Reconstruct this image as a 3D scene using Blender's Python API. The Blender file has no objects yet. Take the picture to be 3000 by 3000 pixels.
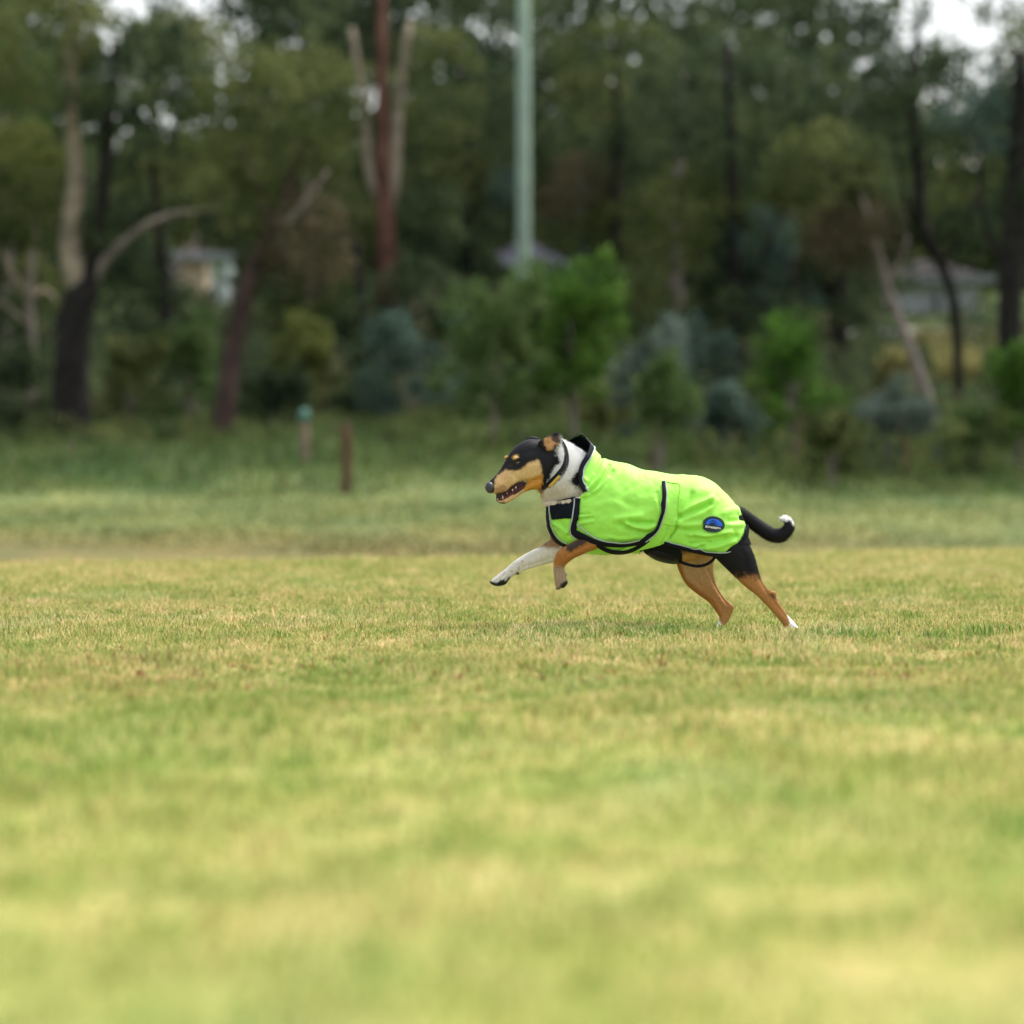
import bpy, math, random
import numpy as np
from mathutils import Vector
from mathutils.bvhtree import BVHTree

random.seed(7)
rng = np.random.default_rng(7)
scn = bpy.context.scene
COL = scn.collection
R = math.radians

# ---------------------------------------------------------------- camera, sky, sun, exposure
CAM_D, CAM_H, FPX, HOR = 18.0, 0.7, 12600.0, 1355.0      # distance to the dog, lens height, focal length and horizon (3000 px frame)
cd = bpy.data.cameras.new("camera")
cam = bpy.data.objects.new("camera", cd); COL.objects.link(cam)
cam.location = (0, -CAM_D, CAM_H); cam.rotation_euler = (R(90), 0, 0)
cd.sensor_width = 36.0; cd.lens = FPX / 3000 * 36.0
cd.shift_y = (HOR - 1500) / 3000.0
cd.clip_start = 0.5; cd.clip_end = 3000
cd.dof.use_dof = True; cd.dof.focus_distance = CAM_D - 0.05; cd.dof.aperture_fstop = 2.0
scn.camera = cam

SUN_EL, SUN_AZ = R(63), R(62)       # behind the dog and to its right
world = bpy.data.worlds.new("World"); scn.world = world; world.use_nodes = True
nt = world.node_tree; nt.nodes.clear()
sky = nt.nodes.new("ShaderNodeTexSky"); sky.sky_type = 'NISHITA'; sky.sun_disc = False
sky.sun_elevation = SUN_EL; sky.sun_rotation = SUN_AZ
sky.air_density = 1.0; sky.dust_density = 4.0; sky.ozone_density = 0.6
hsv = nt.nodes.new("ShaderNodeHueSaturation"); hsv.inputs['Saturation'].default_value = 0.35
bg = nt.nodes.new("ShaderNodeBackground"); bg.inputs['Strength'].default_value = 0.15
wo = nt.nodes.new("ShaderNodeOutputWorld")
nt.links.new(sky.outputs[0], hsv.inputs['Color']); nt.links.new(hsv.outputs[0], bg.inputs[0]); nt.links.new(bg.outputs[0], wo.inputs[0])
sd = bpy.data.lights.new("sun", 'SUN'); sd.energy = 1.15; sd.angle = R(14); sd.color = (1.0, 0.95, 0.86)
sun = bpy.data.objects.new("sun", sd); COL.objects.link(sun)
sdir = Vector((math.sin(SUN_AZ) * math.cos(SUN_EL), math.cos(SUN_AZ) * math.cos(SUN_EL), math.sin(SUN_EL)))
sun.rotation_euler = sdir.to_track_quat('Z', 'Y').to_euler()
vs = scn.view_settings
vs.view_transform = 'Standard'; vs.look = 'None'; vs.gamma = 1; vs.exposure = 1.34
scn.cycles.use_denoising = True
scn.cycles.max_bounces = 6; scn.cycles.diffuse_bounces = 3; scn.cycles.transmission_bounces = 3
scn.cycles.caustics_reflective = False; scn.cycles.caustics_refractive = False

# ---------------------------------------------------------------- helpers
def PX(x, y, d):
    """pixel of the 3000 px frame at distance d from the lens -> world point"""
    return np.array(((x - 1500) * d / FPX, d - CAM_D, CAM_H + (HOR - y) * d / FPX))

def tag(o, label=None, cat=None, group=None, kind=None):
    if label: o['label'] = label
    if cat: o['category'] = cat
    if group: o['group'] = group
    if kind: o['kind'] = kind
    return o

def empty(name, loc=(0, 0, 0)):
    o = bpy.data.objects.new(name, None); o.empty_display_size = 0.1; COL.objects.link(o); o.location = loc
    return o

def mesh_obj(name, V, F, mat=None, parent=None, smooth=True, attrs=None, mats=None, midx=None):
    """V (n,3); F (m,k) array or a list of tuples. Vertices are given in world space."""
    me = bpy.data.meshes.new(name)
    V = np.asarray(V, dtype=np.float32)
    if isinstance(F, np.ndarray):
        m, k = F.shape
        me.vertices.add(len(V)); me.vertices.foreach_set('co', V.ravel())
        me.loops.add(m * k); me.loops.foreach_set('vertex_index', F.astype(np.int32).ravel())
        me.polygons.add(m)
        me.polygons.foreach_set('loop_start', np.arange(0, m * k, k, dtype=np.int32))
        me.polygons.foreach_set('loop_total', np.full(m, k, dtype=np.int32))
        me.update(calc_edges=True)
    else:
        me.from_pydata([tuple(map(float, v)) for v in V], [], [tuple(int(i) for i in f) for f in F]); me.update()
    me.polygons.foreach_set('use_smooth', [smooth] * len(me.polygons))
    if attrs:
        for an, (ty, data) in attrs.items():
            a = me.attributes.new(an, ty, 'POINT')
            a.data.foreach_set('color' if ty == 'FLOAT_COLOR' else 'value', np.asarray(data, dtype=np.float32).ravel())
    for mm in (mats or ([mat] if mat else [])): me.materials.append(mm)
    if midx is not None: me.polygons.foreach_set('material_index', np.asarray(midx, dtype=np.int32))
    o = bpy.data.objects.new(name, me); COL.objects.link(o)
    if parent is not None:
        o.parent = parent
        o.location = -np.array(world_loc(parent))
    return o

def world_loc(o):
    v = Vector(o.location)
    while o.parent is not None:
        o = o.parent; v += Vector(o.location)
    return v

def merge(parts):
    Vs, Fs, n = [], [], 0
    for V, F in parts:
        Vs.append(np.asarray(V)); Fs += [tuple(int(i) + n for i in f) for f in F]; n += len(V)
    return np.concatenate(Vs), Fs

def crom(P, sub):
    """Catmull-Rom through rows of P"""
    P = np.asarray(P, float); n = len(P); out = []
    for i in range(n - 1):
        p0 = P[max(i - 1, 0)]; p1 = P[i]; p2 = P[i + 1]; p3 = P[min(i + 2, n - 1)]
        if i == 0: p0 = 2 * p1 - p2
        if i == n - 2: p3 = 2 * p2 - p1
        for k in range(sub):
            t = k / sub
            out.append(0.5 * ((2 * p1) + (-p0 + p2) * t + (2 * p0 - 5 * p1 + 4 * p2 - p3) * t * t + (-p0 + 3 * p1 - 3 * p2 + p3) * t ** 3))
    out.append(P[-1]); return np.array(out)

def tube(path, rad, seg=8, sub=4, cap=True):
    """round tube through 3D points with radii -> V, F"""
    Q = crom(np.column_stack([np.asarray(path, float), np.asarray(rad, float)]), sub)
    C, r = Q[:, :3], np.maximum(Q[:, 3], 1e-4)
    T = np.gradient(C, axis=0); T /= np.linalg.norm(T, axis=1)[:, None] + 1e-12
    up = np.array((0.13, 1.0, 0.07)); V, F = [], []
    for i in range(len(C)):
        u = np.cross(T[i], up); u /= np.linalg.norm(u) + 1e-9; w = np.cross(u, T[i])
        for k in range(seg):
            a = 2 * math.pi * k / seg
            V.append(C[i] + r[i] * (math.cos(a) * u + math.sin(a) * w))
    n = len(C)
    for i in range(n - 1):
        for k in range(seg):
            F.append((i * seg + k, i * seg + (k + 1) % seg, (i + 1) * seg + (k + 1) % seg, (i + 1) * seg + k))
    if cap:
        F.append(tuple(range(seg))[::-1]); F.append(tuple((n - 1) * seg + k for k in range(seg)))
    return np.array(V), F

def box(x0, x1, y0, y1, z0, z1):
    V = np.array([(x, y, z) for z in (z0, z1) for y in (y0, y1) for x in (x0, x1)], float)
    return V, [(0, 2, 3, 1), (4, 5, 7, 6), (0, 1, 5, 4), (2, 6, 7, 3), (0, 4, 6, 2), (1, 3, 7, 5)]

# ---- materials
def mat_new(name):
    m = bpy.data.materials.new(name); m.use_nodes = True
    n = m.node_tree; b = n.nodes['Principled BSDF']
    return m, n, b

def ramp(n, fac, stops):
    r = n.nodes.new('ShaderNodeValToRGB'); e = r.color_ramp.elements
    while len(e) < len(stops): e.new(0.5)
    for i, (p, c) in enumerate(stops): e[i].position = p; e[i].color = (*c, 1)
    n.links.new(fac, r.inputs[0]); return r.outputs[0]

def noise(n, scale, detail=3, vec=None, rough=0.5):
    t = n.nodes.new('ShaderNodeTexNoise'); t.inputs['Scale'].default_value = scale
    t.inputs['Detail'].default_value = detail; t.inputs['Roughness'].default_value = rough
    if vec is not None: n.links.new(vec, t.inputs['Vector'])
    return t.outputs['Fac']

def pos(n, scale=(1, 1, 1)):
    g = n.nodes.new('ShaderNodeNewGeometry'); m = n.nodes.new('ShaderNodeMapping')
    m.inputs['Scale'].default_value = scale; n.links.new(g.outputs['Position'], m.inputs['Vector']); return m.outputs[0]

def mixc(n, fac, a, b, mode='MIX'):
    m = n.nodes.new('ShaderNodeMix'); m.data_type = 'RGBA'; m.blend_type = mode
    for s, v in ((m.inputs[0], fac), (m.inputs[6], a), (m.inputs[7], b)):
        if isinstance(v, (int, float)): s.default_value = v
        elif isinstance(v, tuple): s.default_value = (*v, 1)
        else: n.links.new(v, s)
    return m.outputs[2]

def bump(n, b, h, strength=0.3, dist=0.01):
    k = n.nodes.new('ShaderNodeBump'); k.inputs['Strength'].default_value = strength; k.inputs['Distance'].default_value = dist
    n.links.new(h, k.inputs['Height']); n.links.new(k.outputs[0], b.inputs['Normal'])

def simple(name, col, rough=0.6, var=0.25, scale=20, spec=0.3, bumpd=0.0):
    m, n, b = mat_new(name)
    f = noise(n, scale, 4, pos(n))
    c = ramp(n, f, [(0.3, tuple(v * (1 - var) for v in col)), (0.7, tuple(min(1, v * (1 + var)) for v in col))])
    n.links.new(c, b.inputs['Base Color']); b.inputs['Roughness'].default_value = rough
    b.inputs['Specular IOR Level'].default_value = spec
    if bumpd: bump(n, b, noise(n, scale * 3, 4, pos(n)), 0.5, bumpd)
    return m

def leaf_mat(name, cols, scale=0.35, trans=0.35):
    """foliage: patch noise over the crown + a tint of its own on every leaf"""
    m, n, b = mat_new(name)
    a = n.nodes.new('ShaderNodeAttribute'); a.attribute_name = 'tint'
    f = noise(n, scale, 3, pos(n))
    mx = n.nodes.new('ShaderNodeMath'); mx.operation = 'ADD'
    h = n.nodes.new('ShaderNodeMath'); h.operation = 'MULTIPLY'; h.inputs[1].default_value = 0.5
    n.links.new(f, mx.inputs[0]); n.links.new(a.outputs['Fac'], mx.inputs[1]); n.links.new(mx.outputs[0], h.inputs[0])
    k = len(cols); c = ramp(n, h.outputs[0], [(0.28 + 0.44 * i / (k - 1), cols[i]) for i in range(k)])
    n.links.new(c, b.inputs['Base Color']); b.inputs['Roughness'].default_value = 0.85
    b.inputs['Specular IOR Level'].default_value = 0.08
    t = n.nodes.new('ShaderNodeBsdfTranslucent'); n.links.new(c, t.inputs[0])
    ms = n.nodes.new('ShaderNodeMixShader'); ms.inputs[0].default_value = trans
    n.links.new(b.outputs[0], ms.inputs[1]); n.links.new(t.outputs[0], ms.inputs[2])
    n.links.new(ms.outputs[0], n.nodes['Material Output'].inputs[0])
    return m

# ---------------------------------------------------------------- terrain
def vnoise(x, y, s, seed=0):
    """cheap smooth value noise"""
    x = np.asarray(x, float) * s + seed * 17.3; y = np.asarray(y, float) * s + seed * 9.1
    xi, yi = np.floor(x).astype(int), np.floor(y).astype(int); fx, fy = x - xi, y - yi
    fx = fx * fx * (3 - 2 * fx); fy = fy * fy * (3 - 2 * fy)
    def h(a, b):
        v = np.sin(a * 127.1 + b * 311.7 + seed * 74.7) * 43758.5453; return v - np.floor(v)
    return (h(xi, yi) * (1 - fx) + h(xi + 1, yi) * fx) * (1 - fy) + (h(xi, yi + 1) * (1 - fx) + h(xi + 1, yi + 1) * fx) * fy

TD = np.array([-300, 31.0, 33, 37, 43, 47, 52, 58, 62, 66, 70, 80, 100, 130, 200, 400, 1200])
TZ = np.array([0, 0, -0.07, -0.45, -0.50, -0.27, -0.04, 0.15, 0.32, 0.62, 0.85, 1.55, 3.1, 5.6, 9.0, 14, 16])
def ground_z(X, Y):
    X = np.asarray(X, float); Y = np.asarray(Y, float); d = Y + CAM_D
    far = np.clip((d - 44) / 10, 0, 1)
    dd = d - (0.62 * np.clip(X, -8, 8) + 0.4) * (1 - far)
    z = np.interp(dd, TD, TZ)
    w = np.clip((d - 55) / 15, 0, 1)
    z = z + (vnoise(X, Y, 0.35, 1) - 0.5) * 0.35 * w
    z = z + 0.35 * np.clip((d - 58) / 6, 0, 1) * np.exp(-((X - 0.4) / 2.6) ** 2) * np.clip((84 - d) / 12, 0, 1)
    return z + (vnoise(X, Y, 0.8, 2) - 0.5) * 0.02 * np.clip((d - 3) / 10, 0, 1)

def grid_sheet(xs, ds, f):
    X, D = np.meshgrid(xs, ds); Y = D - CAM_D; Z = f(X, Y)
    V = np.column_stack([X.ravel(), Y.ravel(), Z.ravel()])
    nx, ny = len(xs), len(ds)
    i = np.arange(ny - 1)[:, None] * nx + np.arange(nx - 1)[None]
    return V, np.stack([i, i + 1, i + nx + 1, i + nx], -1).reshape(-1, 4)

def grass_colour(n, detail=True):
    """dry straw, fresh green and pale dewy patches of a mown field, in world space"""
    p = pos(n, (1, 0.55, 1))
    f1 = noise(n, 0.55, 4, p, 0.6); f2 = noise(n, 2.6, 4, p, 0.6); f3 = noise(n, 0.9, 3, pos(n, (1.3, 0.5, 1)), 0.5)
    f4 = noise(n, 3.1, 2, pos(n, (0.8, 0.6, 1)), 0.5)
    base = ramp(n, f1, [(0.33, (0.205, 0.280, 0.060)), (0.50, (0.400, 0.365, 0.130)), (0.66, (0.500, 0.405, 0.195))])
    base2 = ramp(n, f2, [(0.34, (0.175, 0.255, 0.050)), (0.52, (0.420, 0.370, 0.140)), (0.68, (0.550, 0.440, 0.225))])
    c = mixc(n, 0.5, base, base2)
    f5 = noise(n, 7.0, 4, pos(n, (1, 0.7, 1)), 0.65)
    c = mixc(n, 1.0, c, ramp(n, f5, [(0.32, (0.58, 0.76, 0.46)), (0.5, (1.0, 1.0, 1.0)), (0.68, (1.28, 1.14, 1.42))]), 'MULTIPLY')
    dew = ramp(n, f3, [(0.54, (0, 0, 0)), (0.68, (1, 1, 1))])
    c = mixc(n, mixc(n, 0.28, (0, 0, 0), dew), c, (0.36, 0.40, 0.20))
    br = ramp(n, f4, [(0.63, (0, 0, 0)), (0.74, (1, 1, 1))])
    return near_mix(n, mixc(n, mixc(n, 0.55, (0, 0, 0), br), c, (0.30, 0.20, 0.085)))

def near_mix(n, c):
    """the turf gets fresher and greener in the hollow nearest the lens"""
    g = n.nodes.new('ShaderNodeNewGeometry'); sp = n.nodes.new('ShaderNodeSeparateXYZ'); n.links.new(g.outputs['Position'], sp.inputs[0])
    k = n.nodes.new('ShaderNodeMapRange'); k.inputs['From Min'].default_value = -3; k.inputs['From Max'].default_value = -8; k.inputs['To Max'].default_value = 0.5
    n.links.new(sp.outputs['Y'], k.inputs[0])
    return mixc(n, k.outputs[0], c, mixc(n, 1.0, c, (0.82, 0.98, 0.62), 'MULTIPLY'))

def far_mix(n, c):
    """beyond the crest the field is a cooler, ranker sward with a brown edge"""
    g = n.nodes.new('ShaderNodeNewGeometry'); s = n.nodes.new('ShaderNodeSeparateXYZ'); n.links.new(g.outputs['Position'], s.inputs[0])
    wob = noise(n, 0.22, 3, pos(n, (1, 0.35, 1)))
    ad = n.nodes.new('ShaderNodeMath'); ad.operation = 'MULTIPLY_ADD'; ad.inputs[1].default_value = 9.0
    n.links.new(wob, ad.inputs[0]); n.links.new(s.outputs['Y'], ad.inputs[2])
    mr = n.nodes.new('ShaderNodeMapRange'); mr.inputs['From Min'].default_value = 20; mr.inputs['From Max'].default_value = 64
    n.links.new(ad.outputs[0], mr.inputs[0])
    k = n.nodes.new('ShaderNodeMapRange'); k.inputs['From Min'].default_value = 16; k.inputs['From Max'].default_value = 22
    n.links.new(s.outputs['Y'], k.inputs[0])
    fc = ramp(n, mr.outputs[0], [(0.0, (0.155, 0.135, 0.06)), (0.30, (0.185, 0.165, 0.07)), (0.42, (0.175, 0.205, 0.08)), (0.56, (0.180, 0.215, 0.088)),
                                 (0.70, (0.115, 0.165, 0.062)), (0.84, (0.075, 0.110, 0.036)), (1.0, (0.045, 0.070, 0.020))])
    v = ramp(n, noise(n, 0.7, 4, pos(n, (1, 0.3, 1)), 0.6), [(0.3, (0.70, 0.80, 0.75)), (0.7, (1.3, 1.15, 1.0))])
    return mixc(n, k.outputs[0], c, mixc(n, 1.0, fc, v, 'MULTIPLY'))

def ground_mat():
    m, n, b = mat_new('field_ground')
    c = mixc(n, 1.0, far_mix(n, grass_colour(n)), (0.82, 0.82, 0.78), 'MULTIPLY')
    n.links.new(c, b.inputs['Base Color']); b.inputs['Roughness'].default_value = 0.95; b.inputs['Specular IOR Level'].default_value = 0.1
    bump(n, b, noise(n, 30, 5, pos(n), 0.7), 0.6, 0.03)
    return m
GROUND = ground_mat()
xs = np.concatenate([np.linspace(-400, -16, 20), np.linspace(-15, 15, 101), np.linspace(16, 400, 20)])
ds = np.concatenate([[-200, -50, -10], np.linspace(0, 30, 40), np.linspace(30.5, 90, 120), np.linspace(92, 200, 50), np.linspace(220, 1200, 12)])
V, F = grid_sheet(xs, ds, ground_z)
tag(mesh_obj('ground', V, F, GROUND), 'mown grass playing field rising to a wooded hillside', kind='structure')

# ---- grass blades
def blade_mat(name='grass_blade', mul=(1, 1, 1), far=True):
    m, n, b = mat_new(name)
    a = n.nodes.new('ShaderNodeAttribute'); a.attribute_name = 'tint'
    c = grass_colour(n)
    if far: c = far_mix(n, c)
    t = ramp(n, a.outputs['Fac'], [(0.0, (0.28, 0.46, 0.22)), (0.35, (0.75, 0.95, 0.7)), (0.7, (1.2, 1.12, 1.15)), (0.93, (1.75, 1.55, 2.1)), (0.955, (0.75, 0.42, 0.45)), (1.0, (0.5, 0.24, 0.25))])
    c = mixc(n, 1.0, c, t, 'MULTIPLY'); c = mixc(n, 1.0, c, mul, 'MULTIPLY')
    n.links.new(c, b.inputs['Base Color']); b.inputs['Roughness'].default_value = 0.6; b.inputs['Specular IOR Level'].default_value = 0.25
    tr = n.nodes.new('ShaderNodeBsdfTranslucent'); n.links.new(c, tr.inputs[0])
    ms = n.nodes.new('ShaderNodeMixShader'); ms.inputs[0].default_value = 0.45
    n.links.new(b.outputs[0], ms.inputs[1]); n.links.new(tr.outputs[0], ms.inputs[2]); n.links.new(ms.outputs[0], n.nodes['Material Output'].inputs[0])
    return m

def blades(X, Y, H, W, lean=0.5, tint=None, seed=0):
    r = np.random.default_rng(seed); n = len(X)
    Z = ground_z(X, Y) - 0.004
    a = r.uniform(0, 2 * np.pi, n); l = r.uniform(0.15, 1, n) * lean
    fx, fy = np.cos(a) * l, np.sin(a) * l
    b = r.uniform(0, np.pi, n); wx, wy = np.cos(b) * W / 2, np.sin(b) * W / 2
    P = np.column_stack([X, Y, Z])
    s = np.column_stack([wx, wy, np.zeros(n)])
    mid = P + np.column_stack([fx * H * 0.35, fy * H * 0.35, H * 0.6])
    tip = P + np.column_stack([fx * H, fy * H, H * (1 - 0.35 * l)])
    V = np.stack([P - s, P + s, mid + s * 0.8, mid - s * 0.8, tip], 1).reshape(-1, 3)
    i = np.arange(n) * 5
    F = [None]
    q = np.stack([i, i + 1, i + 2, i + 3], 1); t = np.stack([i + 3, i + 2, i + 4, i + 4], 1)
    if tint is None: tint = r.uniform(0, 1, n)
    return V, q, t[:, :3], np.repeat(tint, 5)

def blade_obj(name, X, Y, H, W, mat, **kw):
    V, q, t, ti = blades(X, Y, H, W, **kw)
    me = bpy.data.meshes.new(name); nq, nt_ = len(q), len(t)
    me.vertices.add(len(V)); me.vertices.foreach_set('co', V.astype(np.float32).ravel())
    me.loops.add(nq * 4 + nt_ * 3); me.loops.foreach_set('vertex_index', np.concatenate([q.ravel(), t.ravel()]).astype(np.int32))
    me.polygons.add(nq + nt_)
    me.polygons.foreach_set('loop_start', np.concatenate([np.arange(nq) * 4, nq * 4 + np.arange(nt_) * 3]).astype(np.int32))
    me.polygons.foreach_set('loop_total', np.concatenate([np.full(nq, 4), np.full(nt_, 3)]).astype(np.int32))
    me.update(calc_edges=True); at = me.attributes.new('tint', 'FLOAT', 'POINT'); at.data.foreach_set('value', ti.astype(np.float32))
    me.materials.append(mat); o = bpy.data.objects.new(name, me); COL.objects.link(o); return o

def scatter(d0, d1, dens, margin=1.35, seed=1):
    r = np.random.default_rng(seed); hw1 = 1500 * d1 / FPX * margin + 0.6
    n = int(dens * 2 * hw1 * (d1 - d0)); d = r.uniform(d0, d1, n); x = r.uniform(-hw1, hw1, n)
    k = np.abs(x) < 1500 * d / FPX * margin + 0.6
    return x[k], d[k] - CAM_D
BLADE = blade_mat()
bx, by, bh, bw = [], [], [], []
for (d0, d1, dens, h, w) in ((4.4, 12, 2200, 0.030, 0.0045), (12, 22.5, 5200, 0.029, 0.0040), (22.5, 30, 2600, 0.032, 0.0045), (30, 37, 1100, 0.035, 0.006)):
    x, y = scatter(d0, d1, dens, seed=int(d0 * 10)); bx.append(x); by.append(y)
    clump = 0.25 + 0.9 * vnoise(x, y, 2.2, 5) ** 1.5 + 1.15 * vnoise(x, y, 9.0, 6) ** 1.6 + 0.25 * vnoise(x, y, 27.0, 7)
    bh.append(h * clump * rng.uniform(0.5, 1.3, len(x))); bw.append(np.full(len(x), w) * rng.uniform(0.6, 1.3, len(x)))
bx, by, bh, bw = map(np.concatenate, (bx, by, bh, bw))
for pxy in ((2322, 0.0), (2088, 0.04)): bh *= 1 - 0.62 * np.exp(-(((bx - (pxy[0] - 1500) / 700) / 0.11) ** 2 + ((by - pxy[1] + 0.10) / 0.22) ** 2))      # trodden by the hind paws
tag(blade_obj('grass', bx, by, bh, bw, BLADE, lean=0.9, seed=3), 'short dry and green grass blades covering the playing field', 'grass', kind='stuff')
# rank grass of the far field and the bank
fx_, fy_ = [], []
x, y = scatter(46, 58, 110, seed=77); x2, y2 = scatter(58, 78, 85, seed=78)
x, y = np.concatenate([x, x2]), np.concatenate([y, y2])
hh = (0.02 + 0.035 * vnoise(x, y, 0.8, 8)) * (1 + 9.0 * np.clip((y + CAM_D - 59) / 8, 0, 1)) * rng.uniform(0.6, 1.3, len(x))
tag(blade_obj('bank_grass', x, y, hh, np.full(len(x), 0.035), BLADE, lean=0.7, seed=9), 'rank green grass on the bank in front of the wood', 'grass', kind='stuff')

# greener clumps and brown seed stalks that stand out in the sharp part of the field
def clump(cx, cy, n, sx, sy, h, seed):
    r = np.random.default_rng(seed); x = cx + r.normal(0, sx, n); y = cy + r.normal(0, sy, n)
    return x, y, h * r.uniform(0.5, 1.2, n)
GREENB = blade_mat('green_blade', (0.50, 0.74, 0.50), far=False)
cx_, cy_, ch_ = [], [], []
for i, (px, py, n, sx, h) in enumerate(((1690, 1856, 700, 0.13, 0.042), (1800, 1860, 950, 0.16, 0.042), (1930, 1857, 700, 0.14, 0.040), (2060, 1860, 300, .12, .03),  # clumps below the dog are thickened so their dark green deepens its shadow
        (2480, 1872, 75, 0.04, 0.060), (2550, 1878, 85, 0.05, 0.055), (2745, 1882, 120, 0.06, 0.068), (2875, 1870, 90, 0.05, 0.070), (2660, 1874, 50, .10, .045), (2940, 1850, 60, .1, .045), (2400, 1866, 50, .08, .04), (2300, 1760, 90, .2, .03), (700, 1800, 120, .3, .03),
        (640, 1965, 300, 0.3, 0.03), (1200, 1962, 280, 0.25, 0.03), (2120, 1950, 260, 0.2, 0.03), (400, 1790, 200, 0.3, 0.03))):
    d = CAM_H * FPX / (py - HOR); p = PX(px, py, d)
    x, y, h = clump(p[0], p[1], n, sx, sx * 1.3, h, 100 + i); cx_.append(x); cy_.append(y); ch_.append(h)
x, y, h = map(np.concatenate, (cx_, cy_, ch_))
tag(blade_obj('green_tufts', x, y, h, np.full(len(x), 0.0062), GREENB, lean=0.7, seed=12, tint=np.random.default_rng(2).uniform(0, 0.9, len(x))),
    'darker green longer grass in the dry turf, thickened to deepen the shadow under the dog', 'grass', kind='stuff')
BROWNB = simple('dead_stalk', (0.24, 0.09, 0.03), 0.8)
cx_, cy_, ch_ = [], [], []
for i in range(420):
    px = rng.uniform(-200, 3200); py = rng.choice([rng.uniform(1780, 2050), rng.uniform(1930, 2010)])
    if rng.random() < 0.30: px = rng.uniform(0, 620); py = rng.uniform(1920, 2030)
    d = CAM_H * FPX / (py - HOR); p = PX(px, py, d); k = rng.integers(1, 9)
    x, y, h = clump(p[0], p[1], k, 0.012, 0.012, rng.uniform(0.02, 0.045), 500 + i); cx_.append(x); cy_.append(y); ch_.append(h)
x, y, h = map(np.concatenate, (cx_, cy_, ch_))
tag(blade_obj('dead_stalks', x, y, h, np.full(len(x), 0.0058), BROWNB, lean=1.0, seed=14), 'reddish brown dead stalks scattered in the turf', 'grass', kind='stuff')

# ---------------------------------------------------------------- the wood
GAPS = [(548, 776, 86, 34), (642, 772, 50, 48), (1500, 745, 60, 52), (1585, 735, 50, 44), (2705, 862, 84, 46), (2812, 852, 40, 54), (2730, 972, 84, 30), (2800, 1060, 90, 60)]
SKYG = [(330, 515, 50, 26), (265, 560, 18, 22), (530, 565, 24, 34), (700, 568, 18, 14), (812, 566, 28, 16), (925, 568, 22, 14), (145, 680, 14, 18), (1085, 500, 18, 60), (1165, 505, 18, 60),
        (2915, 540, 24, 28), (2760, 505, 20, 9), (215, 400, 40, 24), (480, 340, 34, 30), (690, 240, 40, 22), (1110, 260, 26, 50), (1860, 150, 34, 26), (2520, 190, 26, 30), (860, 120, 44, 22),
        (2860, 240, 20, 36), (1400, 80, 34, 18), (330, 110, 36, 26), (2230, 60, 40, 18), (1240, 40, 26, 20), (600, 40, 50, 24), (2700, 90, 30, 18)]
_r = np.random.default_rng(55)
SKYG = [(x + _r.normal(0, rx * .75), y + _r.normal(0, ry * .75), rx * _r.uniform(.25, .65), ry * _r.uniform(.25, .7)) for (x, y, rx, ry) in SKYG for _ in range(4)]
def in_gap(C, grow=1.0, sky_too=True):
    d = C[:, 1] + CAM_D; px = 1500 + C[:, 0] * FPX / d; py = HOR - (C[:, 2] - CAM_H) * FPX / d
    k = np.zeros(len(C), bool)
    for (gx, gy, rx, ry) in GAPS + (SKYG if sky_too else []): k |= ((px + 26 * (vnoise(px, py, 1 / 30., 3) - 0.5) - gx) / (rx * grow)) ** 2 + ((py + 26 * (vnoise(px, py, 1 / 30., 4) - 0.5) - gy) / (ry * grow)) ** 2 < 1
    return k

def leaves(centres, crad, per, L, Wd, droop=0.4, seed=0, flat=0.8, thin=True, houses=True):
    """clusters of small leaf quads round the given cluster centres"""
    r = np.random.default_rng(seed); C = np.asarray(centres)
    if thin: C = C[~in_gap(C, 1.12)]
    n = len(C)
    if n == 0: return None
    ct = r.uniform(0, 1, n)
    k = np.repeat(np.arange(n), per); N = len(k)
    dv = r.normal(0, 1, (N, 3)); dv /= np.linalg.norm(dv, axis=1)[:, None]
    rad = r.uniform(0.2, 1, N) ** 0.6 * np.repeat(crad if np.ndim(crad) else np.full(n, crad), per)
    P = C[k] + dv * rad[:, None] * np.array((1, 1, flat))
    if thin:
        m = ~in_gap(P, 0.92) | (r.random(N) < 0.06); P = P[m]; k = k[m]; N = len(P)
    ax = r.normal(0, 1, (N, 3)); ax[:, 2] -= droop * 2.2; ax /= np.linalg.norm(ax, axis=1)[:, None]
    sd_ = np.cross(ax, r.normal(0, 1, (N, 3))); sd_ /= np.linalg.norm(sd_, axis=1)[:, None] + 1e-9
    l = L * r.uniform(0.6, 1.4, N)[:, None] / 2; w = Wd * r.uniform(0.6, 1.4, N)[:, None] / 2
    V = np.stack([P - ax * l, P + sd_ * w, P + ax * l, P - sd_ * w], 1).reshape(-1, 3)
    F = np.arange(N * 4).reshape(-1, 4)
    t = np.clip(0.75 * ct[k] + 0.25 * r.uniform(0, 1, N), 0, 1)
    return V, F, np.repeat(t, 4)

def ell_points(cx, cy, rx, ry, d, depth, n, seed, shell=0.55):
    """cluster centres through an ellipsoid given by its frame position and size at distance d"""
    r = np.random.default_rng(seed); c = PX(cx, cy, d); s = d / FPX
    v = r.normal(0, 1, (n, 3)); v /= np.linalg.norm(v, axis=1)[:, None]
    rad = r.uniform(0, 1, n) ** (1 / 3) * (1 - shell) + shell * r.uniform(0.75, 1.0, n)
    return c + v * rad[:, None] * np.array((rx * s, depth, ry * s))

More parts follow.
